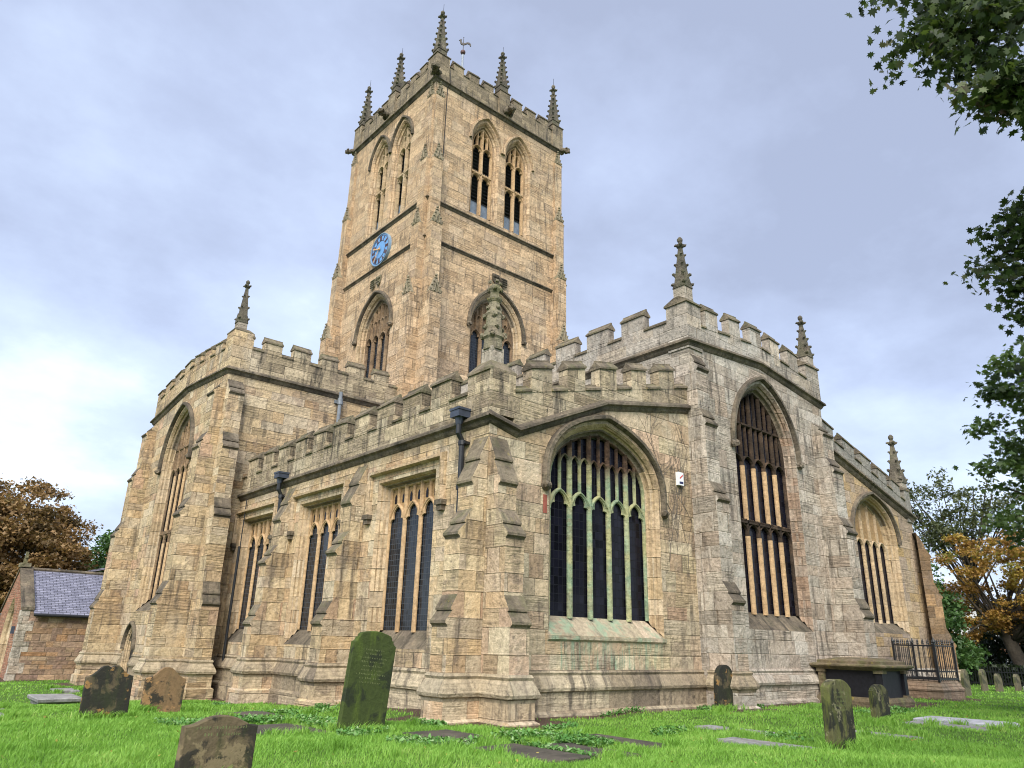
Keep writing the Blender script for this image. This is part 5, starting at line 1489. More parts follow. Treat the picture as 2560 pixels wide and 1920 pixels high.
def headstone(x, y, w, h, th, shape, mat, label, lean=0.0, back=0.0, turn=0.0, letters=0, zadd=0.0, group="old headstones in the churchyard"):
    n = 14
    L = []
    if shape == 'shoulder':       # square shoulders, scooped necks, shallow segmental top
        half = [(0.5, 0.0), (0.5, 0.870), (0.475, 0.874), (0.445, 0.884), (0.425, 0.902), (0.42, 0.922), (0.385, 0.924), (0.375, 0.95), (0.34, 0.968), (0.25, 0.982), (0.12, 0.995), (0.0, 1.0)]
    elif shape == 'ogee2':        # two lobes meeting at a nick
        half = [(0.5, 0.0), (0.5, 0.80), (0.44, 0.815), (0.36, 0.845), (0.28, 0.90), (0.22, 0.955), (0.15, 0.992), (0.08, 0.995), (0.03, 0.975), (0.0, 0.955)]
    elif shape == 'ogee':
        half = [(0.5, 0.0), (0.5, 0.74), (0.42, 0.765), (0.34, 0.80), (0.26, 0.855), (0.19, 0.925), (0.11, 0.98), (0.05, 0.997), (0.0, 1.0)]
    elif shape == 'serp':
        half = [(0.5, 0.0), (0.5, 0.845), (0.44, 0.85), (0.37, 0.868), (0.29, 0.91), (0.2, 0.96), (0.1, 0.99), (0.0, 1.0)]
    elif shape == 'gothic':       # shoulders and a pointed head with a nick
        half = [(0.5, 0.0), (0.5, 0.88), (0.46, 0.90), (0.40, 0.935), (0.30, 0.968), (0.18, 0.992), (0.08, 1.0), (0.02, 0.985), (0.0, 0.975)]
    elif shape == 'round':
        half = [(0.5, 0.0), (0.5, 0.62), (0.48, 0.72), (0.43, 0.82), (0.34, 0.91), (0.22, 0.97), (0.1, 0.995), (0.0, 1.0)]
    else:                         # small shouldered round head
        half = [(0.5, 0.0), (0.5, 0.83), (0.45, 0.845), (0.40, 0.885), (0.31, 0.94), (0.2, 0.98), (0.1, 0.996), (0.0, 1.0)]
    prof = [(-a, b) for a, b in half] + [(a, b) for a, b in half[::-1] if a > 0]
    prof = [(a * w, b * h) for a, b in prof]
    prof = [(a, b if b > 0 else -0.35) for a, b in prof]
    mb = MB()
    fy = -th / 2
    b_ = 0.012
    F0 = [(a * (1 - b_ / w * 2), fy, b - (b_ if b > 0 else 0)) for a, b in prof]; F1 = [(a, fy + b_, b) for a, b in prof]; F2 = [(a, th / 2, b) for a, b in prof]
    mb.grid([F0, F1, F2], 0, closed=True); mb.face(F0); mb.face(F2)
    o = mk("headstone", mb, mat)
    o.location = (x, y, gz1(x, y) + zadd)
    o.rotation_euler = (back, lean, turn)
    tag(o, label, "headstone", group)
    if letters:
        lm = MB(); rr = random.Random(letters)
        zz = h * 0.80
        for row in range(letters):
            ww = w * rr.uniform(0.35, 0.72)
            u = -ww / 2
            while u < ww / 2:
                c = rr.uniform(0.012, 0.03)
                lm.box(u, u + c * 0.45, fy - 0.002, fy + 0.004, zz, zz + rr.uniform(0.018, 0.036))
                if rr.random() < 0.5: lm.box(u, u + c, fy - 0.002, fy + 0.004, zz + 0.012, zz + 0.018)
                u += c + 0.012 + (0.03 if rr.random() < 0.2 else 0)
            zz -= 0.072
        mk("worn_inscription", lm, M_LETT, o)
    return o
M_LETT = flat("worn_lettering", (0.13, 0.15, 0.06), 0.9)
headstone(-3.38, -0.75, 0.96, 1.80, 0.11, 'shoulder', HM['moss'], "tall dark green mossy headstone leaning over before the aisle wall", lean=rad(5.5), turn=rad(2), letters=9, zadd=-0.03)
headstone(-6.72, 3.47, 0.86, 1.05, 0.10, 'ogee2', HM['black'], "blackened headstone with a two-lobed ogee top and orange flaking on its lower face", lean=rad(-1.0), turn=rad(-2), zadd=-0.03)
headstone(-4.70, 6.56, 0.95, 1.02, 0.10, 'ogee', HM['brown'], "brown sandstone headstone with a dark pointed ogee top near the small doorway", lean=rad(1.0))
headstone(-7.47, -4.58, 0.86, 0.70, 0.11, 'serp', HM['tan'], "low tan headstone with a curved serpentine top, nearest of all to the viewer", lean=rad(1.5), turn=rad(3), letters=2)
headstone(7.95, -0.95, 0.80, 1.16, 0.13, 'round', HM['black'], "dark round-topped headstone set close against the chancel wall plinth", lean=rad(2.0), turn=rad(-2))
headstone(2.80, -6.77, 0.84, 1.17, 0.15, 'gothic', HM['lich'], "mossy pointed headstone with chamfered shoulders standing alone in the lawn", lean=rad(1.0), letters=5)
headstone(9.12, -4.68, 0.84, 0.87, 0.12, 'small', HM['lich'], "small mossy shouldered headstone in front of the black chest tomb", lean=rad(1.0))
for i, (x, y, w_, h_, sh, ln, lb) in enumerate([
        (24.6, -1.35, 0.62, 1.05, 'round', 0.02, "mossy upright headstone just beyond the railed tomb"),
        (28.5, -0.75, 0.6, 0.96, 'small', -0.02, "pale worn headstone between the railed tomb and the far fence"),
        (29.4, -1.05, 0.7, 0.78, 'round', 0.03, "rounded low headstone close behind the pale worn one"),
        (30.6, -1.45, 0.6, 0.74, 'round', 0.0, "short grey headstone beside the raised ledger tomb"),
        (31.3, -1.85, 0.6, 0.82, 'ogee', 0.02, "grey headstone with ogee head near the raised ledger tomb"),
        (32.0, -3.55, 0.66, 1.20, 'small', 0.03, "tall mossy headstone beyond the raised ledger tomb"),
        (29.3, -4.95, 0.85, 0.5, 'ogee', 0.0, "dark squat stone at the edge of the far lawn")]):
    headstone(x, y, w_, h_, 0.12, sh, HM['pale'] if i < 6 else HM['black'], lb, lean=ln)

# ------------------------------------------------------------------ chest tomb beside the chancel
M_BLACKP = flat("black_painted_panel", (0.010, 0.010, 0.014), 0.55, spec=0.3, nscale=10, var=0.4, bump=0.15)
ct = empty("chest_tomb", (15.25, -1.45, 0.0))
tag(ct, "large chest tomb with black sides and a mossy moulded lid by the chancel", "tomb")
def cbox(name, hx, hy, z0, z1, mat):
    mb = MB(); mb.box(-hx, hx, -hy, hy, z0, z1); return mk(name, mb, mat, ct)
mb = MB(); rows = []
for f, zz in ((1.10, -0.3), (1.10, 0.12), (1.06, 0.20), (1.04, 0.24)):
    rows.append([(sx * 0.92 * f, sy * 1.08 * f, zz) for sx, sy in ((-1, -1), (1, -1), (1, 1), (-1, 1))])
mb.grid(rows, 0, closed=True); mb.face(rows[-1]); mk("plinth", mb, M_TOMB, ct)
cbox("panel", 0.82, 0.98, 0.2, 1.08, M_BLACKP)
for sx in (-1, 1):
    for sy in (-1, 1):
        mb = MB(); cx, cy = sx * 0.80, sy * 0.96
        mb.box(cx - 0.11, cx + 0.11, cy - 0.11, cy + 0.11, 0.30, 0.98, 0)
        mb.box(cx - 0.14, cx + 0.14, cy - 0.14, cy + 0.14, 0.22, 0.30, 1); mb.box(cx - 0.15, cx + 0.15, cy - 0.15, cy + 0.15, 0.97, 1.09, 1)
        mk("pilaster", mb, [M_TOMB if (sx, sy) == (-1, 1) else M_BLACKP, M_TOMB], ct)
mb = MB(); rows = []
for f, zz in ((0.98, 1.05), (1.02, 1.09), (1.10, 1.12), (1.16, 1.17), (1.16, 1.21), (1.10, 1.235), (0.98, 1.25), (0.97, 1.25), (0.97, 1.33), (0.94, 1.345), (0.5, 1.43), (0.3, 1.44)):
    rows.append([(sx * (0.94 if f > 0.6 else 0.94) * f, sy * 1.10 * f, zz) for sx, sy in ((-1, -1), (1, -1), (1, 1), (-1, 1))])
mb.grid(rows, 0, closed=True); mb.face(rows[-1]); mk("lid", mb, M_TOMB, ct)

# ------------------------------------------------------------------ railed tomb by the north aisle
rt = empty("railed_tomb", (21.5, -1.1, 0.0))
tag(rt, "stone plinth tomb enclosed by tall black spiked iron railings at the far wall", "railed tomb")
mb = MB(); rows = []
for f, zz in ((1.02, -0.3), (1.02, 0.28), (1.05, 0.30), (1.06, 0.36), (0.98, 0.44), (0.985, 0.47), (0.90, 0.62), (0.88, 0.66)):
    rows.append([(sx * 1.02 * f, sy * 0.86 * f, zz) for sx, sy in ((-1, -1), (1, -1), (1, 1), (-1, 1))])
mb.grid(rows, 0, closed=True); mb.face(rows[-1]); mk("plinth", mb, M_TOMBB, rt)
hx, hy = 0.92, 0.76
for nm, zz, tk in (("top_rail", 1.92, 0.022), ("bottom_rail", 0.98, 0.018), ("base_rail", 0.72, 0.03)):
    mb = MB(); Rr = [(-hx, -hy), (hx, -hy), (hx, hy), (-hx, hy)]
    for i in range(4):
        a, b = Rr[i], Rr[(i + 1) % 4]
        mb.box(min(a[0], b[0]) - tk, max(a[0], b[0]) + tk, min(a[1], b[1]) - tk, max(a[1], b[1]) + tk, zz - tk, zz + tk)
    mk(nm, mb, M_IRON, rt)
def spike(x, y, thick, top):
    mb = MB(); mb.tube([(x, y, 0.66), (x, y, top)], thick, thick, 6)
    mb.lathe((x, y, top), [(thick * 0.9, 0), (thick * 2.6, 0.03), (thick * 1.2, 0.06), (thick * 2.0, 0.09), (thick * 0.2, 0.20)], 6)
    return mk("bar", mb, M_IRON, rt)
for i in range(11):
    t = -1 + 2 * i / 10
    spike(t * hx, -hy, 0.013, 1.97); spike(t * hx, hy, 0.013, 1.97)
for i in range(1, 8):
    t = -1 + 2 * i / 8
    spike(-hx, t * hy, 0.013, 1.97); spike(hx, t * hy, 0.013, 1.97)
for x, y in ((-hx, -hy), (hx, -hy), (hx, hy), (-hx, hy)):
    mb = MB(); mb.box(x - 0.035, x + 0.035, y - 0.035, y + 0.035, 0.62, 2.02); mb.lathe((x, y, 2.02), [(0.05, 0), (0.06, 0.04), (0.01, 0.2)], 6); mk("corner_post", mb, M_IRON, rt)

# ------------------------------------------------------------------ boundary fence at the far side
fn = empty("boundary_fence", (34.0, 0, 0))
tag(fn, "dark spiked iron boundary fence behind the far headstones", "fence")
mb = MB(); mb.box(-0.03, 0.03, -9, 4.5, 0.80, 0.85); mb.box(-0.03, 0.03, -9, 4.5, 0.25, 0.30); mk("rail", mb, M_IRON, fn)
mb = MB()
for i in range(110):
    y = -9 + 13.5 * i / 109
    mb.box(-0.018, 0.018, y - 0.018, y + 0.018, 0.0, 1.08)
bars = mk("bars", mb, M_IRON, fn); bars['kind'] = 'stuff'
M_HEDGE = leaf_mat("dark_hedge_leaves", [(0.006, 0.010, 0.004), (0.012, 0.022, 0.008), (0.025, 0.04, 0.012)], trans=0.1)
n = 16000
c = np.stack([36 + RNG.normal(0, 0.35, n), -10 + 16 * RNG.random(n), 0.15 + 1.0 * RNG.random(n) ** 0.8], 1)
def quads(c, s_, flatten=0.3):
    n = len(c)
    a = RNG.normal(size=(n, 3)); a /= np.linalg.norm(a, axis=1)[:, None]
    b = RNG.normal(size=(n, 3)); b -= (b * a).sum(1)[:, None] * a; b /= np.linalg.norm(b, axis=1)[:, None]
    s_ = s_[:, None]
    V = np.stack([c - a * s_, c - b * s_ * 0.5, c + a * s_, c + b * s_ * 0.5], 1).reshape(-1, 3)
    return V, np.arange(n * 4).reshape(n, 4)
V, F = quads(c, 0.08 + 0.06 * RNG.random(n))
hg = np_mesh("hedge", V, F, M_HEDGE, {'rnd': RNG.random(n)})
tag(hg, "low dark clipped hedge growing along the far boundary fence", "hedge")

# ------------------------------------------------------------------ porch on the far left
M_SLATE = None
def slate_mat():
    m, k, b, out = new_mat("purple_grey_roof_slate")
    uvn = k.n('ShaderNodeUVMap'); uvn.uv_map = 'UVMap'
    br = k.n('ShaderNodeTexBrick'); br.offset = 0.5
    k.link(uvn.outputs[0], br.inputs['Vector'])
    br.inputs['Color1'].default_value = (0.16, 0.16, 0.215, 1); br.inputs['Color2'].default_value = (0.25, 0.25, 0.32, 1); br.inputs['Mortar'].default_value = (0.03, 0.03, 0.035, 1)
    br.inputs['Scale'].default_value = 1.0; br.inputs['Mortar Size'].default_value = 0.012; br.inputs['Brick Width'].default_value = 0.32; br.inputs['Row Height'].default_value = 0.135; br.inputs['Bias'].default_value = -0.1
    tcn = k.n('ShaderNodeTexCoord'); nz = k.noise(tcn.outputs['Object'], 2.5, 7.0, 0.65)
    f = k.lin(nz, 0.3, 0.7, 0.7, 1.3)
    c = k.mix(1.0, br.outputs['Color'], k.xyz(f, f, f), 'MULTIPLY')
    k.link(c, b.inputs['Base Color']); b.inputs['Roughness'].default_value = 0.45; b.inputs['Specular IOR Level'].default_value = 0.5
    bp = k.n('ShaderNodeBump'); bp.inputs['Strength'].default_value = 0.8; bp.inputs['Distance'].default_value = 0.03
    k.link(k.m('SUBTRACT', 1.0, br.outputs['Fac']), bp.inputs['Height']); k.link(bp.outputs[0], b.inputs['Normal'])
    return m
M_SLATE = slate_mat()
po = empty("porch", (0, 0, 0))
tag(po, "small stone porch with brick gable, arched entrance and purple slate roof", "porch")
PX, PY0, PY1, PYR, PZR, PZE = -4.64, 30.05, 36.55, 33.3, 4.62, 2.50
fP = S(PX)
coP = contour(PYR, 1.35, -1.0, 1.2, 2.05); ciP = contour(PYR, 1.0, -1.0, 1.15, 1.65)
wall("gable_wall", fP, [(PY0, -1.0), (PY1, -1.0), (PY1, PZE), (PYR, PZR + 0.1), (PY0, PZE)], [coP], M_BRICK, po)
en = reveal(fP, coP, ciP, 0.7, [M_JAMB, M_JAMB, M_JAMB], name="entrance", parent=po)
mb = MB(); mb.face([fP.p(u, 0.74, z) for u, z in ciP]); mk("dark_doorway", mb, M_DOOR, en)
mb = MB()
mb.quad((PX, PY0, -1.0), (2.0, PY0, -1.0), (2.0, PY0, PZE), (PX, PY0, PZE)); mk("side_wall", mb, M_RUBBLE, po)
mb = MB(); mb.quad((PX, PY1, -1.0), (2.0, PY1, -1.0), (2.0, PY1, PZE), (PX, PY1, PZE)); mk("side_wall", mb, M_RUBBLE, po)
mb = MB()
for i in range(7):
    z0 = -0.8 + i * 0.48; l = 0.62 if i % 2 else 0.36
    mb.box(PX - 0.012, PX + l, PY0 - 0.012, PY0 + (0.36 if i % 2 else 0.55), z0, z0 + 0.47)
mk("quoin", mb, M_GREY, po)
# roof: real slopes with thickness; uv along the slope comes from the box projection
sl_ = (PZR - PZE) / (PYR - PY0)
mb = MB()
for sgn in (-1, 1):
    ye = PYR + sgn * (PYR - PY0 + 0.22); ze = PZE - 0.22 * sl_
    A = [(PX + 0.5, ye, ze), (3.2, ye, ze), (3.2, PYR, PZR), (PX + 0.5, PYR, PZR)]
    mb.face([(x, y, z + 0.06) for x, y, z in A]); mb.face(A)
    mb.quad(A[0], A[1], (A[1][0], A[1][1], A[1][2] + 0.06), (A[0][0], A[0][1], A[0][2] + 0.06)); mb.quad(A[0], A[3], (A[3][0], A[3][1], A[3][2] + 0.06), (A[0][0], A[0][1], A[0][2] + 0.06))
mk("roof", mb, M_SLATE, po)
mb = MB()
for i in range(7):
    t0, t1 = i / 7, (i + 1) / 7 - 0.02
    for sgn in (-1, 1):
        y0 = PYR + sgn * (PYR - PY0 + 0.05) * (1 - t0); y1 = PYR + sgn * (PYR - PY0 + 0.05) * (1 - t1)
        z0 = PZE + (PZR - PZE) * t0 + 0.05; z1 = PZE + (PZR - PZE) * t1 + 0.10
        A = [(PX - 0.06, y0, z0), (PX + 0.52, y0, z0), (PX + 0.52, y1, z1), (PX - 0.06, y1, z1)]
        mb.face([(x, y, z + 0.14) for x, y, z in A]); mb.face(A)
        for p, q in ((0, 1), (1, 2), (2, 3), (3, 0)): mb.quad(A[p], A[q], (A[q][0], A[q][1], A[q][2] + 0.14), (A[p][0], A[p][1], A[p][2] + 0.14))
mk("gable_coping", mb, M_CAPD, po)
mb = MB(); mb.tube([(PX + 0.5, PYR, PZR + 0.08), (3.2, PYR, PZR + 0.08)], 0.09, 0.09, 8); mk("ridge_tile", mb, M_CAPD, po)
mb = MB(); mb.tube([(PX + 0.5, PY0 - 0.27, PZE - 0.16), (3.0, PY0 - 0.27, PZE - 0.16)], 0.07, 0.07, 8); mk("gutter", mb, M_IRON, po)
mb = MB(); mb.box(PX - 0.12, PX + 0.38, PYR - 0.25, PYR + 0.25, PZR + 0.15, PZR + 0.36); mb.box(PX + 0.03, PX + 0.20, PYR - 0.08, PYR + 0.08, PZR + 0.36, PZR + 0.62); mb.box(PX + 0.06, PX + 0.17, PYR - 0.2, PYR + 0.2, PZR + 0.62, PZR + 0.74); mb.box(PX + 0.05, PX + 0.18, PYR - 0.07, PYR + 0.07, PZR + 0.70, PZR + 0.95)
mk("cross_finial", mb, M_MOSSY, po)
mb = MB(); mb.box(PX - 0.14, PX, PY0 + 0.8, PY0 + 0.95, 1.45, 1.8); mk("wall_lamp", mb, M_LEADH, po)
# roof of the shed glimpsed behind the porch
sh = empty("outbuilding", (0, 0, 0)); tag(sh, "low red brick shed with a slate roof showing behind the porch", "shed")
mb = MB(); mb.box(-0.3, 5.0, 40.4, 46.0, -1, 5.0); mk("wall", mb, M_BRICK, sh)
mb = MB(); A = [(-0.75, 40.0, 5.12), (3.5, 40.0, 6.3), (3.5, 46.5, 6.3), (-0.75, 46.5, 5.12)]; mb.face(A); mb.face([(x, y, z - 0.12) for x, y, z in A]); mb.quad(A[0], A[1], (3.5, 40.0, 6.18), (-0.75, 40.0, 5.0)); mb.quad(A[0], A[3], (-0.75, 46.5, 5.0), (-0.75, 40.0, 5.0)); mk("roof", mb, M_SLATE, sh)

# ------------------------------------------------------------------ houses glimpsed beyond the trees on the right
def house(name, loc, sx, sy, h, ridge, wm, rm, label, wins):
    ho = empty(name, loc); tag(ho, label, "house")
    mb = MB(); mb.box(0, sx, 0, sy, -0.5, h); mb.face([(0, 0, h), (0, sy, h), (0, sy / 2, ridge)]); mb.face([(sx, 0, h), (sx, sy, h), (sx, sy / 2, ridge)]); mk("wall", mb, wm, ho)
    mb = MB()
    for sg in (-1, 1):
        ye = sy / 2 + sg * (sy / 2 + 0.35); ze = h - 0.35 * (ridge - h) / (sy / 2)
        A = [(-0.3, ye, ze + 0.05), (sx + 0.3, ye, ze + 0.05), (sx + 0.3, sy / 2, ridge + 0.05), (-0.3, sy / 2, ridge + 0.05)]
        mb.face(A); mb.face([(x, y, z + 0.12) for x, y, z in A])
        for p, q in ((0, 1), (1, 2), (3, 0)): mb.quad(A[p], A[q], (A[q][0], A[q][1], A[q][2] + 0.12), (A[p][0], A[p][1], A[p][2] + 0.12))
    mk("roof", mb, rm, ho)
    for (y0, z0, w_, h_) in wins:
        mb = MB(); mb.box(-0.06, 0.02, y0, y0 + w_, z0, z0 + h_); wf = mk("window", mb, M_WHITE, ho)
        for q in (0, 1):
            mb = MB(); mb.box(-0.07, -0.05, y0 + 0.07 + q * w_ / 2, y0 + w_ / 2 - 0.03 + q * w_ / 2, z0 + 0.08, z0 + h_ - 0.08); mk("pane", mb, M_GLASS, wf)
    return ho
M_RENDER = flat("white_render", (0.66, 0.66, 0.66), 0.8, var=0.08)
house("white_house", (58.0, 7.0, 0.1), 8, 9, 4.6, 7.2, M_RENDER, M_SLATE, "white rendered house half hidden behind the autumn tree", [(1.0, 0.9, 1.4, 1.3), (5.6, 0.9, 1.4, 1.3), (1.0, 3.0, 1.3, 1.1), (5.6, 3.0, 1.3, 1.1)])
house("brick_house", (54.0, 3.2, 0.1), 6, 3.4, 1.9, 3.1, M_BRICK, M_SLATE, "low red brick house with white windows beyond the boundary fence", [(0.3, 0.55, 0.9, 1.1), (2.1, 0.55, 0.9, 1.1)])
house("white_cottage", (52.0, -6.5, 0.1), 7, 7.5, 2.6, 5.0, M_RENDER, M_SLATE, "white cottage glimpsed past the dark trunk beyond the fence", [(0.8, 0.7, 1.2, 1.2), (4.8, 0.7, 1.2, 1.2)])

# ================================================================== TREES
M_BARK = stone("tree_bark", [(0.03, 0.026, 0.02), (0.06, 0.05, 0.038), (0.09, 0.075, 0.055)], blocks=False, dirt=0.3, patch=0, pale=0.1, seed=40.0, lam=0.1)
MAPLE = np.array([(0, -0.55), (0.16, -0.28), (0.52, -0.42), (0.40, -0.12), (0.78, 0.10), (0.42, 0.20), (0.46, 0.55), (0.20, 0.36), (0, 0.95), (-0.20, 0.36), (-0.46, 0.55), (-0.42, 0.20), (-0.78, 0.10), (-0.40, -0.12), (-0.52, -0.42), (-0.16, -0.28)])
def leaf_cloud(centres, sizes, kind='quad', up=0.35):
    n = len(centres)
    nrm = RNG.normal(size=(n, 3)); nrm[:, 2] = np.abs(nrm[:, 2]) + up
    nrm /= np.linalg.norm(nrm, axis=1)[:, None]
    a = RNG.normal(size=(n, 3)); a[:, 2] -= 0.7
    a -= (a * nrm).sum(1)[:, None] * nrm; a /= np.linalg.norm(a, axis=1)[:, None]
    b = np.cross(nrm, a)
    s_ = sizes[:, None]
    if kind == 'maple':
        k_ = len(MAPLE)
        P = centres[:, None, :] + (a[:, None, :] * MAPLE[None, :, 1:2] + b[:, None, :] * MAPLE[None, :, 0:1] + nrm[:, None, :] * (np.abs(MAPLE[None, :, 0:1]) * -0.25)) * s_[:, None, :]
        return P.reshape(-1, 3), np.arange(n * k_).reshape(n, k_)
    if kind == 'five':
        shp = np.array([(0, -0.6), (0.35, -0.1), (0.75, 0.15), (0.25, 0.3), (0, 0.9), (-0.25, 0.3), (-0.75, 0.15), (-0.35, -0.1)])
        P = centres[:, None, :] + (a[:, None, :] * shp[None, :, 1:2] + b[:, None, :] * shp[None, :, 0:1]) * s_[:, None, :]
        return P.reshape(-1, 3), np.arange(n * 8).reshape(n, 8)
    V = np.stack([centres - a * s_, centres - b * s_ * 0.48, centres + a * s_, centres + b * s_ * 0.48], 1).reshape(-1, 3)
    return V, np.arange(n * 4).reshape(n, 4)

def tree(name, label, cat, base, height_trunk, ells, ncl, nleaf, lsize, csize, mats, trunk_r=0.3, kind='quad', lean=(0, 0), group=None, hollow=0.55, limbs=26, seed=1):
    """ells: list of (cx,cy,cz, rx,ry,rz) world ellipsoids for the crown; ncl leaf sprays spread through them"""
    global RNG
    RNG = np.random.default_rng(seed)
    root = empty(name, base); tag(root, label, cat, group)
    B = np.array(base)
    vol = np.array([e[3] * e[4] * e[5] for e in ells]); vol = vol / vol.sum()
    cl = []
    for e, w_ in zip(ells, vol):
        m = max(3, int(ncl * w_))
        d = RNG.normal(size=(m, 3)); d /= np.linalg.norm(d, axis=1)[:, None]
        r = hollow + (1 - hollow) * RNG.random(m) ** 0.6
        r *= 1 + 0.16 * np.sin(d[:, 0] * 5 + seed) * np.sin(d[:, 2] * 6 + seed * 2)
        cl.append(np.stack([e[0] + d[:, 0] * r * e[3], e[1] + d[:, 1] * r * e[4], e[2] + d[:, 2] * r * e[5]], 1))
    cl = np.concatenate(cl)
    per = max(4, nleaf // len(cl))
    tone = RNG.random(len(cl))
    c = np.repeat(cl, per, axis=0) + RNG.normal(size=(len(cl) * per, 3)) * np.array([csize, csize, csize * 0.5])
    t = np.clip(np.repeat(tone, per) * 0.6 + RNG.random(len(c)) * 0.4, 0, 1)
    V, F = leaf_cloud(c - B, lsize * (0.65 + 0.7 * RNG.random(len(c))), kind)
    np_mesh("crown", V, F, mats[0], {'rnd': t}, root)
    mb = MB()
    top = np.array([lean[0], lean[1], height_trunk])
    pts = [Vector((0, 0, -0.3)), Vector((0.05 * lean[0], 0.05 * lean[1], height_trunk * 0.3)), Vector(top * np.array([0.6, 0.6, 0.7])), Vector(top)]
    mb.tube(pts, trunk_r, trunk_r * 0.62, 10)
    rr = random.Random(seed)
    pick = cl[RNG.permutation(len(cl))[:limbs]] - B
    for q in pick:
        st = Vector(top) * rr.uniform(0.55, 1.0)
        q = Vector(q)
        mid = st.lerp(q, 0.5) + Vector((rr.uniform(-.3, .3), rr.uniform(-.3, .3), rr.uniform(0.0, 0.6)))
        mb.tube([st, st.lerp(mid, 0.5) + Vector((0, 0, 0.1)), mid, mid.lerp(q, 0.6), q], trunk_r * rr.uniform(0.22, 0.40), 0.02, 6)
    mk("trunk", mb, M_BARK, root, smooth=True)
    return root

M_LCOP = leaf_mat("copper_autumn_leaves", [(0.07, 0.058, 0.028), (0.14, 0.095, 0.042), (0.23, 0.14, 0.06), (0.30, 0.19, 0.085), (0.17, 0.17, 0.06)], trans=0.2, nscale=0.35)
M_LGRN = leaf_mat("fresh_green_leaves", [(0.018, 0.04, 0.014), (0.045, 0.095, 0.03), (0.085, 0.165, 0.05), (0.15, 0.24, 0.075)], trans=0.3, nscale=0.5)
M_LDRK = leaf_mat("dark_maple_leaves", [(0.022, 0.038, 0.016), (0.045, 0.078, 0.028), (0.08, 0.13, 0.042), (0.13, 0.19, 0.06)], trans=0.30, nscale=0.7)
M_LSYC = leaf_mat("sycamore_leaves", [(0.014, 0.021, 0.013), (0.026, 0.04, 0.019), (0.05, 0.078, 0.027), (0.095, 0.135, 0.042), (0.08, 0.055, 0.045)], trans=0.28, nscale=1.2)
M_LAUT = leaf_mat("orange_autumn_leaves", [(0.07, 0.042, 0.016), (0.18, 0.095, 0.026), (0.30, 0.17, 0.04), (0.36, 0.27, 0.06), (0.15, 0.19, 0.05)], trans=0.3, nscale=0.5)
M_LTHIN = leaf_mat("thin_olive_leaves", [(0.045, 0.055, 0.025), (0.085, 0.10, 0.045), (0.13, 0.15, 0.06)], trans=0.25, nscale=0.6)

tree("copper_tree", "broad copper brown autumn tree rising behind the porch", "tree", (-3.0, 62.0, -0.6), 5.0,
     [(-4.0, 61, 7.6, 7.0, 6.0, 6.3), (-9, 60, 7.0, 6, 5, 6), (-0.3, 60, 7.2, 4.3, 4.5, 4.8), (-4, 57, 4.0, 7, 4, 3.5), (-3.0, 57, 7.0, 5, 3, 4)], 760, 80000, 0.21, 0.50, [M_LCOP], trunk_r=0.5, seed=11, kind='five')
tree("green_tree", "fresh green tree between the copper tree and the transept", "tree", (7.6, 66.0, -0.6), 4.0,
     [(6.6, 65, 6.6, 2.6, 3, 3.8), (4.8, 66, 4.2, 2.8, 2.5, 2.6)], 220, 11000, 0.22, 0.45, [M_LGRN], trunk_r=0.25, seed=12)
tree("background_tree", "dark green tree glimpsed behind the green one beside the transept", "tree", (11.0, 80.0, -0.6), 4.0,
     [(10, 79, 5.0, 5, 4, 4.5)], 220, 9000, 0.3, 0.6, [M_LDRK], trunk_r=0.3, seed=13)
# right-hand trees
tree("autumn_tree", "orange and gold autumn tree beyond the railed tomb", "tree", (37.2, 0.1, 0.1), 3.6,
     [(37.0, 0.8, 5.6, 2.6, 3.3, 2.5), (36.6, 1.9, 4.0, 2.2, 2.8, 1.9), (38, -3.0, 5.0, 3, 3.4, 2.6), (37.2, -1.5, 6.6, 2.4, 2.4, 1.8), (36.5, -3.2, 3.2, 2.2, 2.6, 1.4)], 300, 34000, 0.105, 0.24, [M_LAUT], trunk_r=0.42, lean=(0.1, 0.8), kind='five', seed=14, limbs=44)
tree("thin_tree", "thin crowned tall tree with small olive leaves beyond the north aisle", "tree", (43.0, 3.6, 0.1), 7.0,
     [(42, 6.4, 11.4, 1.5, 1.3, 1.7), (42, 4.2, 11.2, 1.5, 1.4, 2.0), (42, 2.2, 10.6, 1.5, 1.5, 1.9), (42, 4.0, 9.0, 2.4, 2.8, 1.5), (42, 0.2, 10.2, 1.5, 1.6, 1.8)], 230, 6800, 0.125, 0.30, [M_LTHIN], trunk_r=0.20, seed=15, limbs=46, hollow=0.2)
tree("leafy_bush_tree", "bright green leafy tree close to the end of the north aisle", "tree", (33.8, 3.9, 0.1), 2.2,
     [(33.6, 3.6, 5.0, 1.2, 1.2, 2.5), (33.8, 3.0, 3.0, 1.4, 1.4, 1.9), (34.5, 2.6, 1.4, 1.5, 1.5, 1.0)], 150, 9000, 0.16, 0.30, [M_LGRN], trunk_r=0.16, kind='five', seed=16)
tree("yew_tree", "dark evergreen tree low behind the autumn tree", "tree", (43.0, 0.4, 0.1), 1.6,
     [(42.0, 1.5, 2.2, 2.4, 2.6, 2.4), (43, -2.6, 2.0, 2.2, 2.2, 2.2)], 240, 10000, 0.15, 0.30, [M_HEDGE], trunk_r=0.5, seed=17)
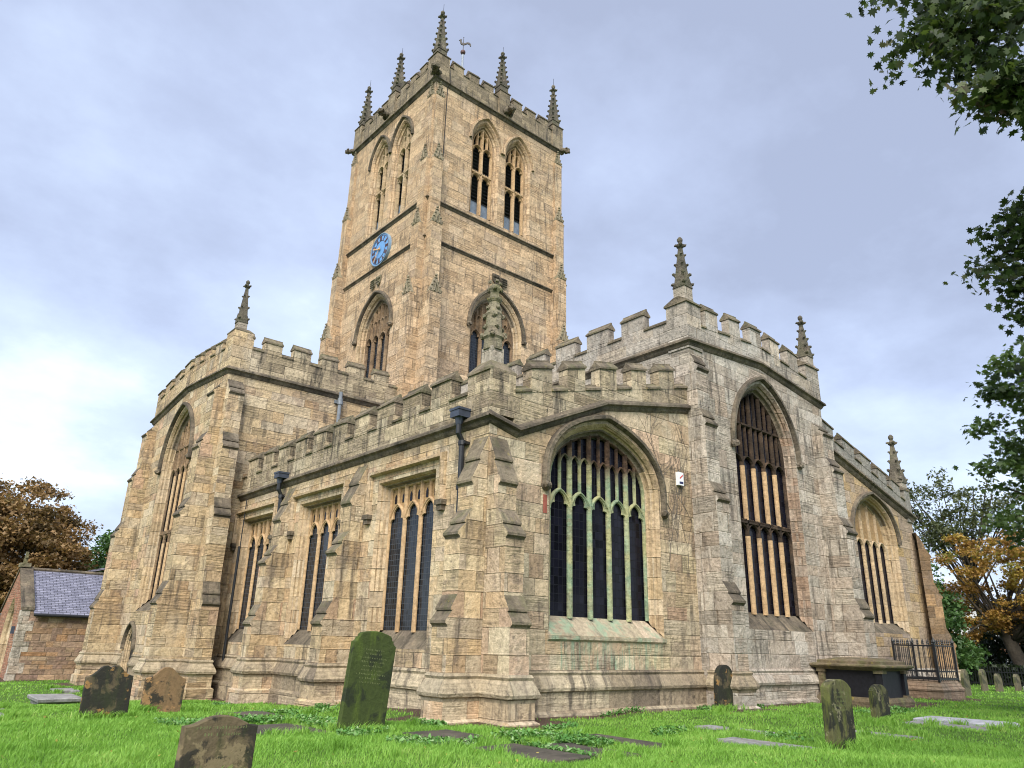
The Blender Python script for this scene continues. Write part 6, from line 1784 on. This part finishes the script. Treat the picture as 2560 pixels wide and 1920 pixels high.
tree("dark_maple_tree", "dark green maple whose boughs reach in from beyond the lawn", "tree", (14.5, -11.8, 0.0), 4.2,
     [(12.6, -9.5, 8.6, 2.0, 2.0, 1.4), (12.4, -8.7, 6.9, 1.6, 1.4, 1.1), (12.3, -8.3, 5.4, 1.4, 1.3, 1.0), (12.6, -9.0, 4.4, 1.5, 1.5, 0.9), (13.5, -11.0, 7.0, 2.4, 2.2, 3.0), (12.0, -7.45, 7.6, 0.9, 0.45, 0.25), (12.0, -7.35, 6.6, 0.8, 0.35, 0.22), (12.1, -7.9, 8.9, 0.6, 0.4, 0.5)], 400, 20000, 0.115, 0.22, [M_LDRK], trunk_r=0.35, kind='maple', seed=18, limbs=60, hollow=0.25)
# the sycamore that overhangs the viewer's right: trunk out of the picture, boughs reaching in
RNG = np.random.default_rng(21)
syc = empty("sycamore_tree", (3.2, -16.2, 0.0))
tag(syc, "near sycamore with large dark leaves overhanging from its boughs above the lawn", "tree")
SB = Vector((3.2, -16.2, 0.0))
boughs = []
mb = MB()
mb.tube([(0, 0, -0.3), (0, 0, 3), (-0.2, 0.2, 6.5), (-0.1, 0.3, 10), (0.2, 0.4, 13)], 0.42, 0.16, 10)
def bough(pts, r0):
    mb.tube(pts, r0, 0.012, 7); boughs.append([Vector(p) for p in pts])
def W_(p): return Vector(p) - SB
bough([Vector((-0.1, 0.3, 8.6)), W_((0.6, -14.2, 9.6)), W_((-0.7, -13.1, 10.25)), W_((-1.6, -12.2, 10.3)), W_((-2.1, -11.6, 10.2))], 0.11)
bough([Vector((-0.1, 0.2, 6.8)), W_((0.2, -14.4, 7.7)), W_((-1.1, -13.1, 8.25)), W_((-1.9, -12.4, 8.1)), W_((-2.15, -12.05, 7.98))], 0.09)
bough([Vector((-0.1, 0.3, 8.0)), W_((0.3, -14.0, 8.8)), W_((-1.2, -12.8, 9.25)), W_((-2.0, -11.9, 9.1)), W_((-2.2, -11.6, 8.95))], 0.09)
bough([Vector((-0.1, 0.3, 9.4)), W_((0.6, -14.2, 10.4)), W_((-1.0, -12.7, 10.7)), W_((-2.0, -11.5, 10.6))], 0.09)
bough([Vector((-0.2, 0.2, 5.2)), W_((2.2, -13.2, 6.7)), W_((1.6, -11.9, 7.0)), W_((1.3, -11.2, 6.9))], 0.09)
bough([Vector((-0.2, 0.2, 5.8)), W_((2.4, -13.2, 7.6)), W_((1.6, -11.8, 7.7)), W_((1.25, -11.05, 7.5))], 0.08)
bough([Vector((-0.2, 0.2, 4.6)), W_((2.3, -13.3, 5.9)), W_((1.7, -12.1, 6.2)), W_((1.4, -11.4, 6.1))], 0.07)
bough([Vector((-0.2, 0.2, 6.3)), W_((2.2, -13.2, 8.0)), W_((1.7, -12.2, 8.3)), W_((1.45, -11.6, 8.25))], 0.08)
LC = []
rr = random.Random(5)
def spray(c, n, s):
    for _ in range(n): LC.append((c[0] + rr.gauss(0, s), c[1] + rr.gauss(0, s), c[2] + rr.gauss(0, s * 0.75)))
def twigs(bi, t0, t1, m, reach, n, s):
    pts = boughs[bi]
    for _ in range(m):
        t = rr.uniform(t0, t1) * (len(pts) - 1)
        i = min(int(t), len(pts) - 2); p = pts[i].lerp(pts[i + 1], t - i)
        q = p + Vector((rr.gauss(0, reach), rr.gauss(0, reach), rr.gauss(-0.08, reach * 0.8)))
        mb.tube([p, p.lerp(q, 0.5) + Vector((0, 0, 0.05)), q], 0.012, 0.004, 5)
        spray(q, n, s)
twigs(0, 0.2, 1.0, 52, 0.34, 34, 0.16)
twigs(3, 0.2, 1.0, 46, 0.38, 32, 0.17)
twigs(2, 0.4, 1.0, 40, 0.26, 32, 0.14)
twigs(1, 0.72, 1.0, 20, 0.16, 30, 0.12)
twigs(1, 0.3, 0.7, 6, 0.25, 5, 0.08)
twigs(4, 0.35, 1.0, 40, 0.34, 34, 0.17)
twigs(5, 0.35, 1.0, 44, 0.40, 36, 0.18)
twigs(6, 0.35, 1.0, 32, 0.30, 32, 0.16)
twigs(7, 0.35, 1.0, 44, 0.34, 34, 0.17)
# bare fine twigs
for _ in range(7):
    p = W_((-1.5, -12.6, 7.75)) + Vector((rr.gauss(0, .25), rr.gauss(0, .25), rr.gauss(0, .12))); q = p
    for s_ in range(5):
        nq = q + Vector((rr.gauss(-0.06, 0.06), rr.gauss(0.05, 0.06), rr.gauss(-0.02, 0.06))); mb.tube([q, nq], 0.005, 0.004, 4); q = nq
# the rest of the crown, beyond the picture's edge
for _ in range(60):
    spray(Vector((rr.gauss(0.4, 1.6), rr.gauss(-0.3, 1.4), rr.gauss(11.0, 1.8))), 14, 0.3)
LC = np.array(LC)
EX = LC[RNG.random(len(LC)) < 0.6]
LC = np.concatenate([LC, EX + RNG.normal(0, 0.10, EX.shape)])
V, F = leaf_cloud(LC, 0.085 * (0.6 + 0.7 * RNG.random(len(LC))), 'maple', up=0.1)
np_mesh("crown", V, F, M_LSYC, {'rnd': RNG.random(len(LC))}, syc)
mk("trunk", mb, M_BARK, syc, smooth=True)

# fallen autumn leaves and daisies scattered over the lawn
RNG = np.random.default_rng(33)
x, y, d = scatter_wedge(1100, 8.0, 40, power=0.8)
kp = ~in_building(x, y, 0.1)
x, y = x[kp], y[kp]
V, F = leaf_cloud(np.stack([x, y, ground_z(x, y) + 0.035 + 0.03 * RNG.random(len(x))], 1), 0.016 + 0.022 * RNG.random(len(x)), 'quad', up=1.5)
M_FALL = leaf_mat("fallen_leaves_brown", [(0.10, 0.05, 0.02), (0.24, 0.12, 0.03), (0.36, 0.26, 0.05), (0.42, 0.36, 0.10)], trans=0.1, nscale=1.0)
fl = np_mesh("fallen_leaves", V, F, M_FALL, {'rnd': RNG.random(len(x))})
tag(fl, kind="stuff")
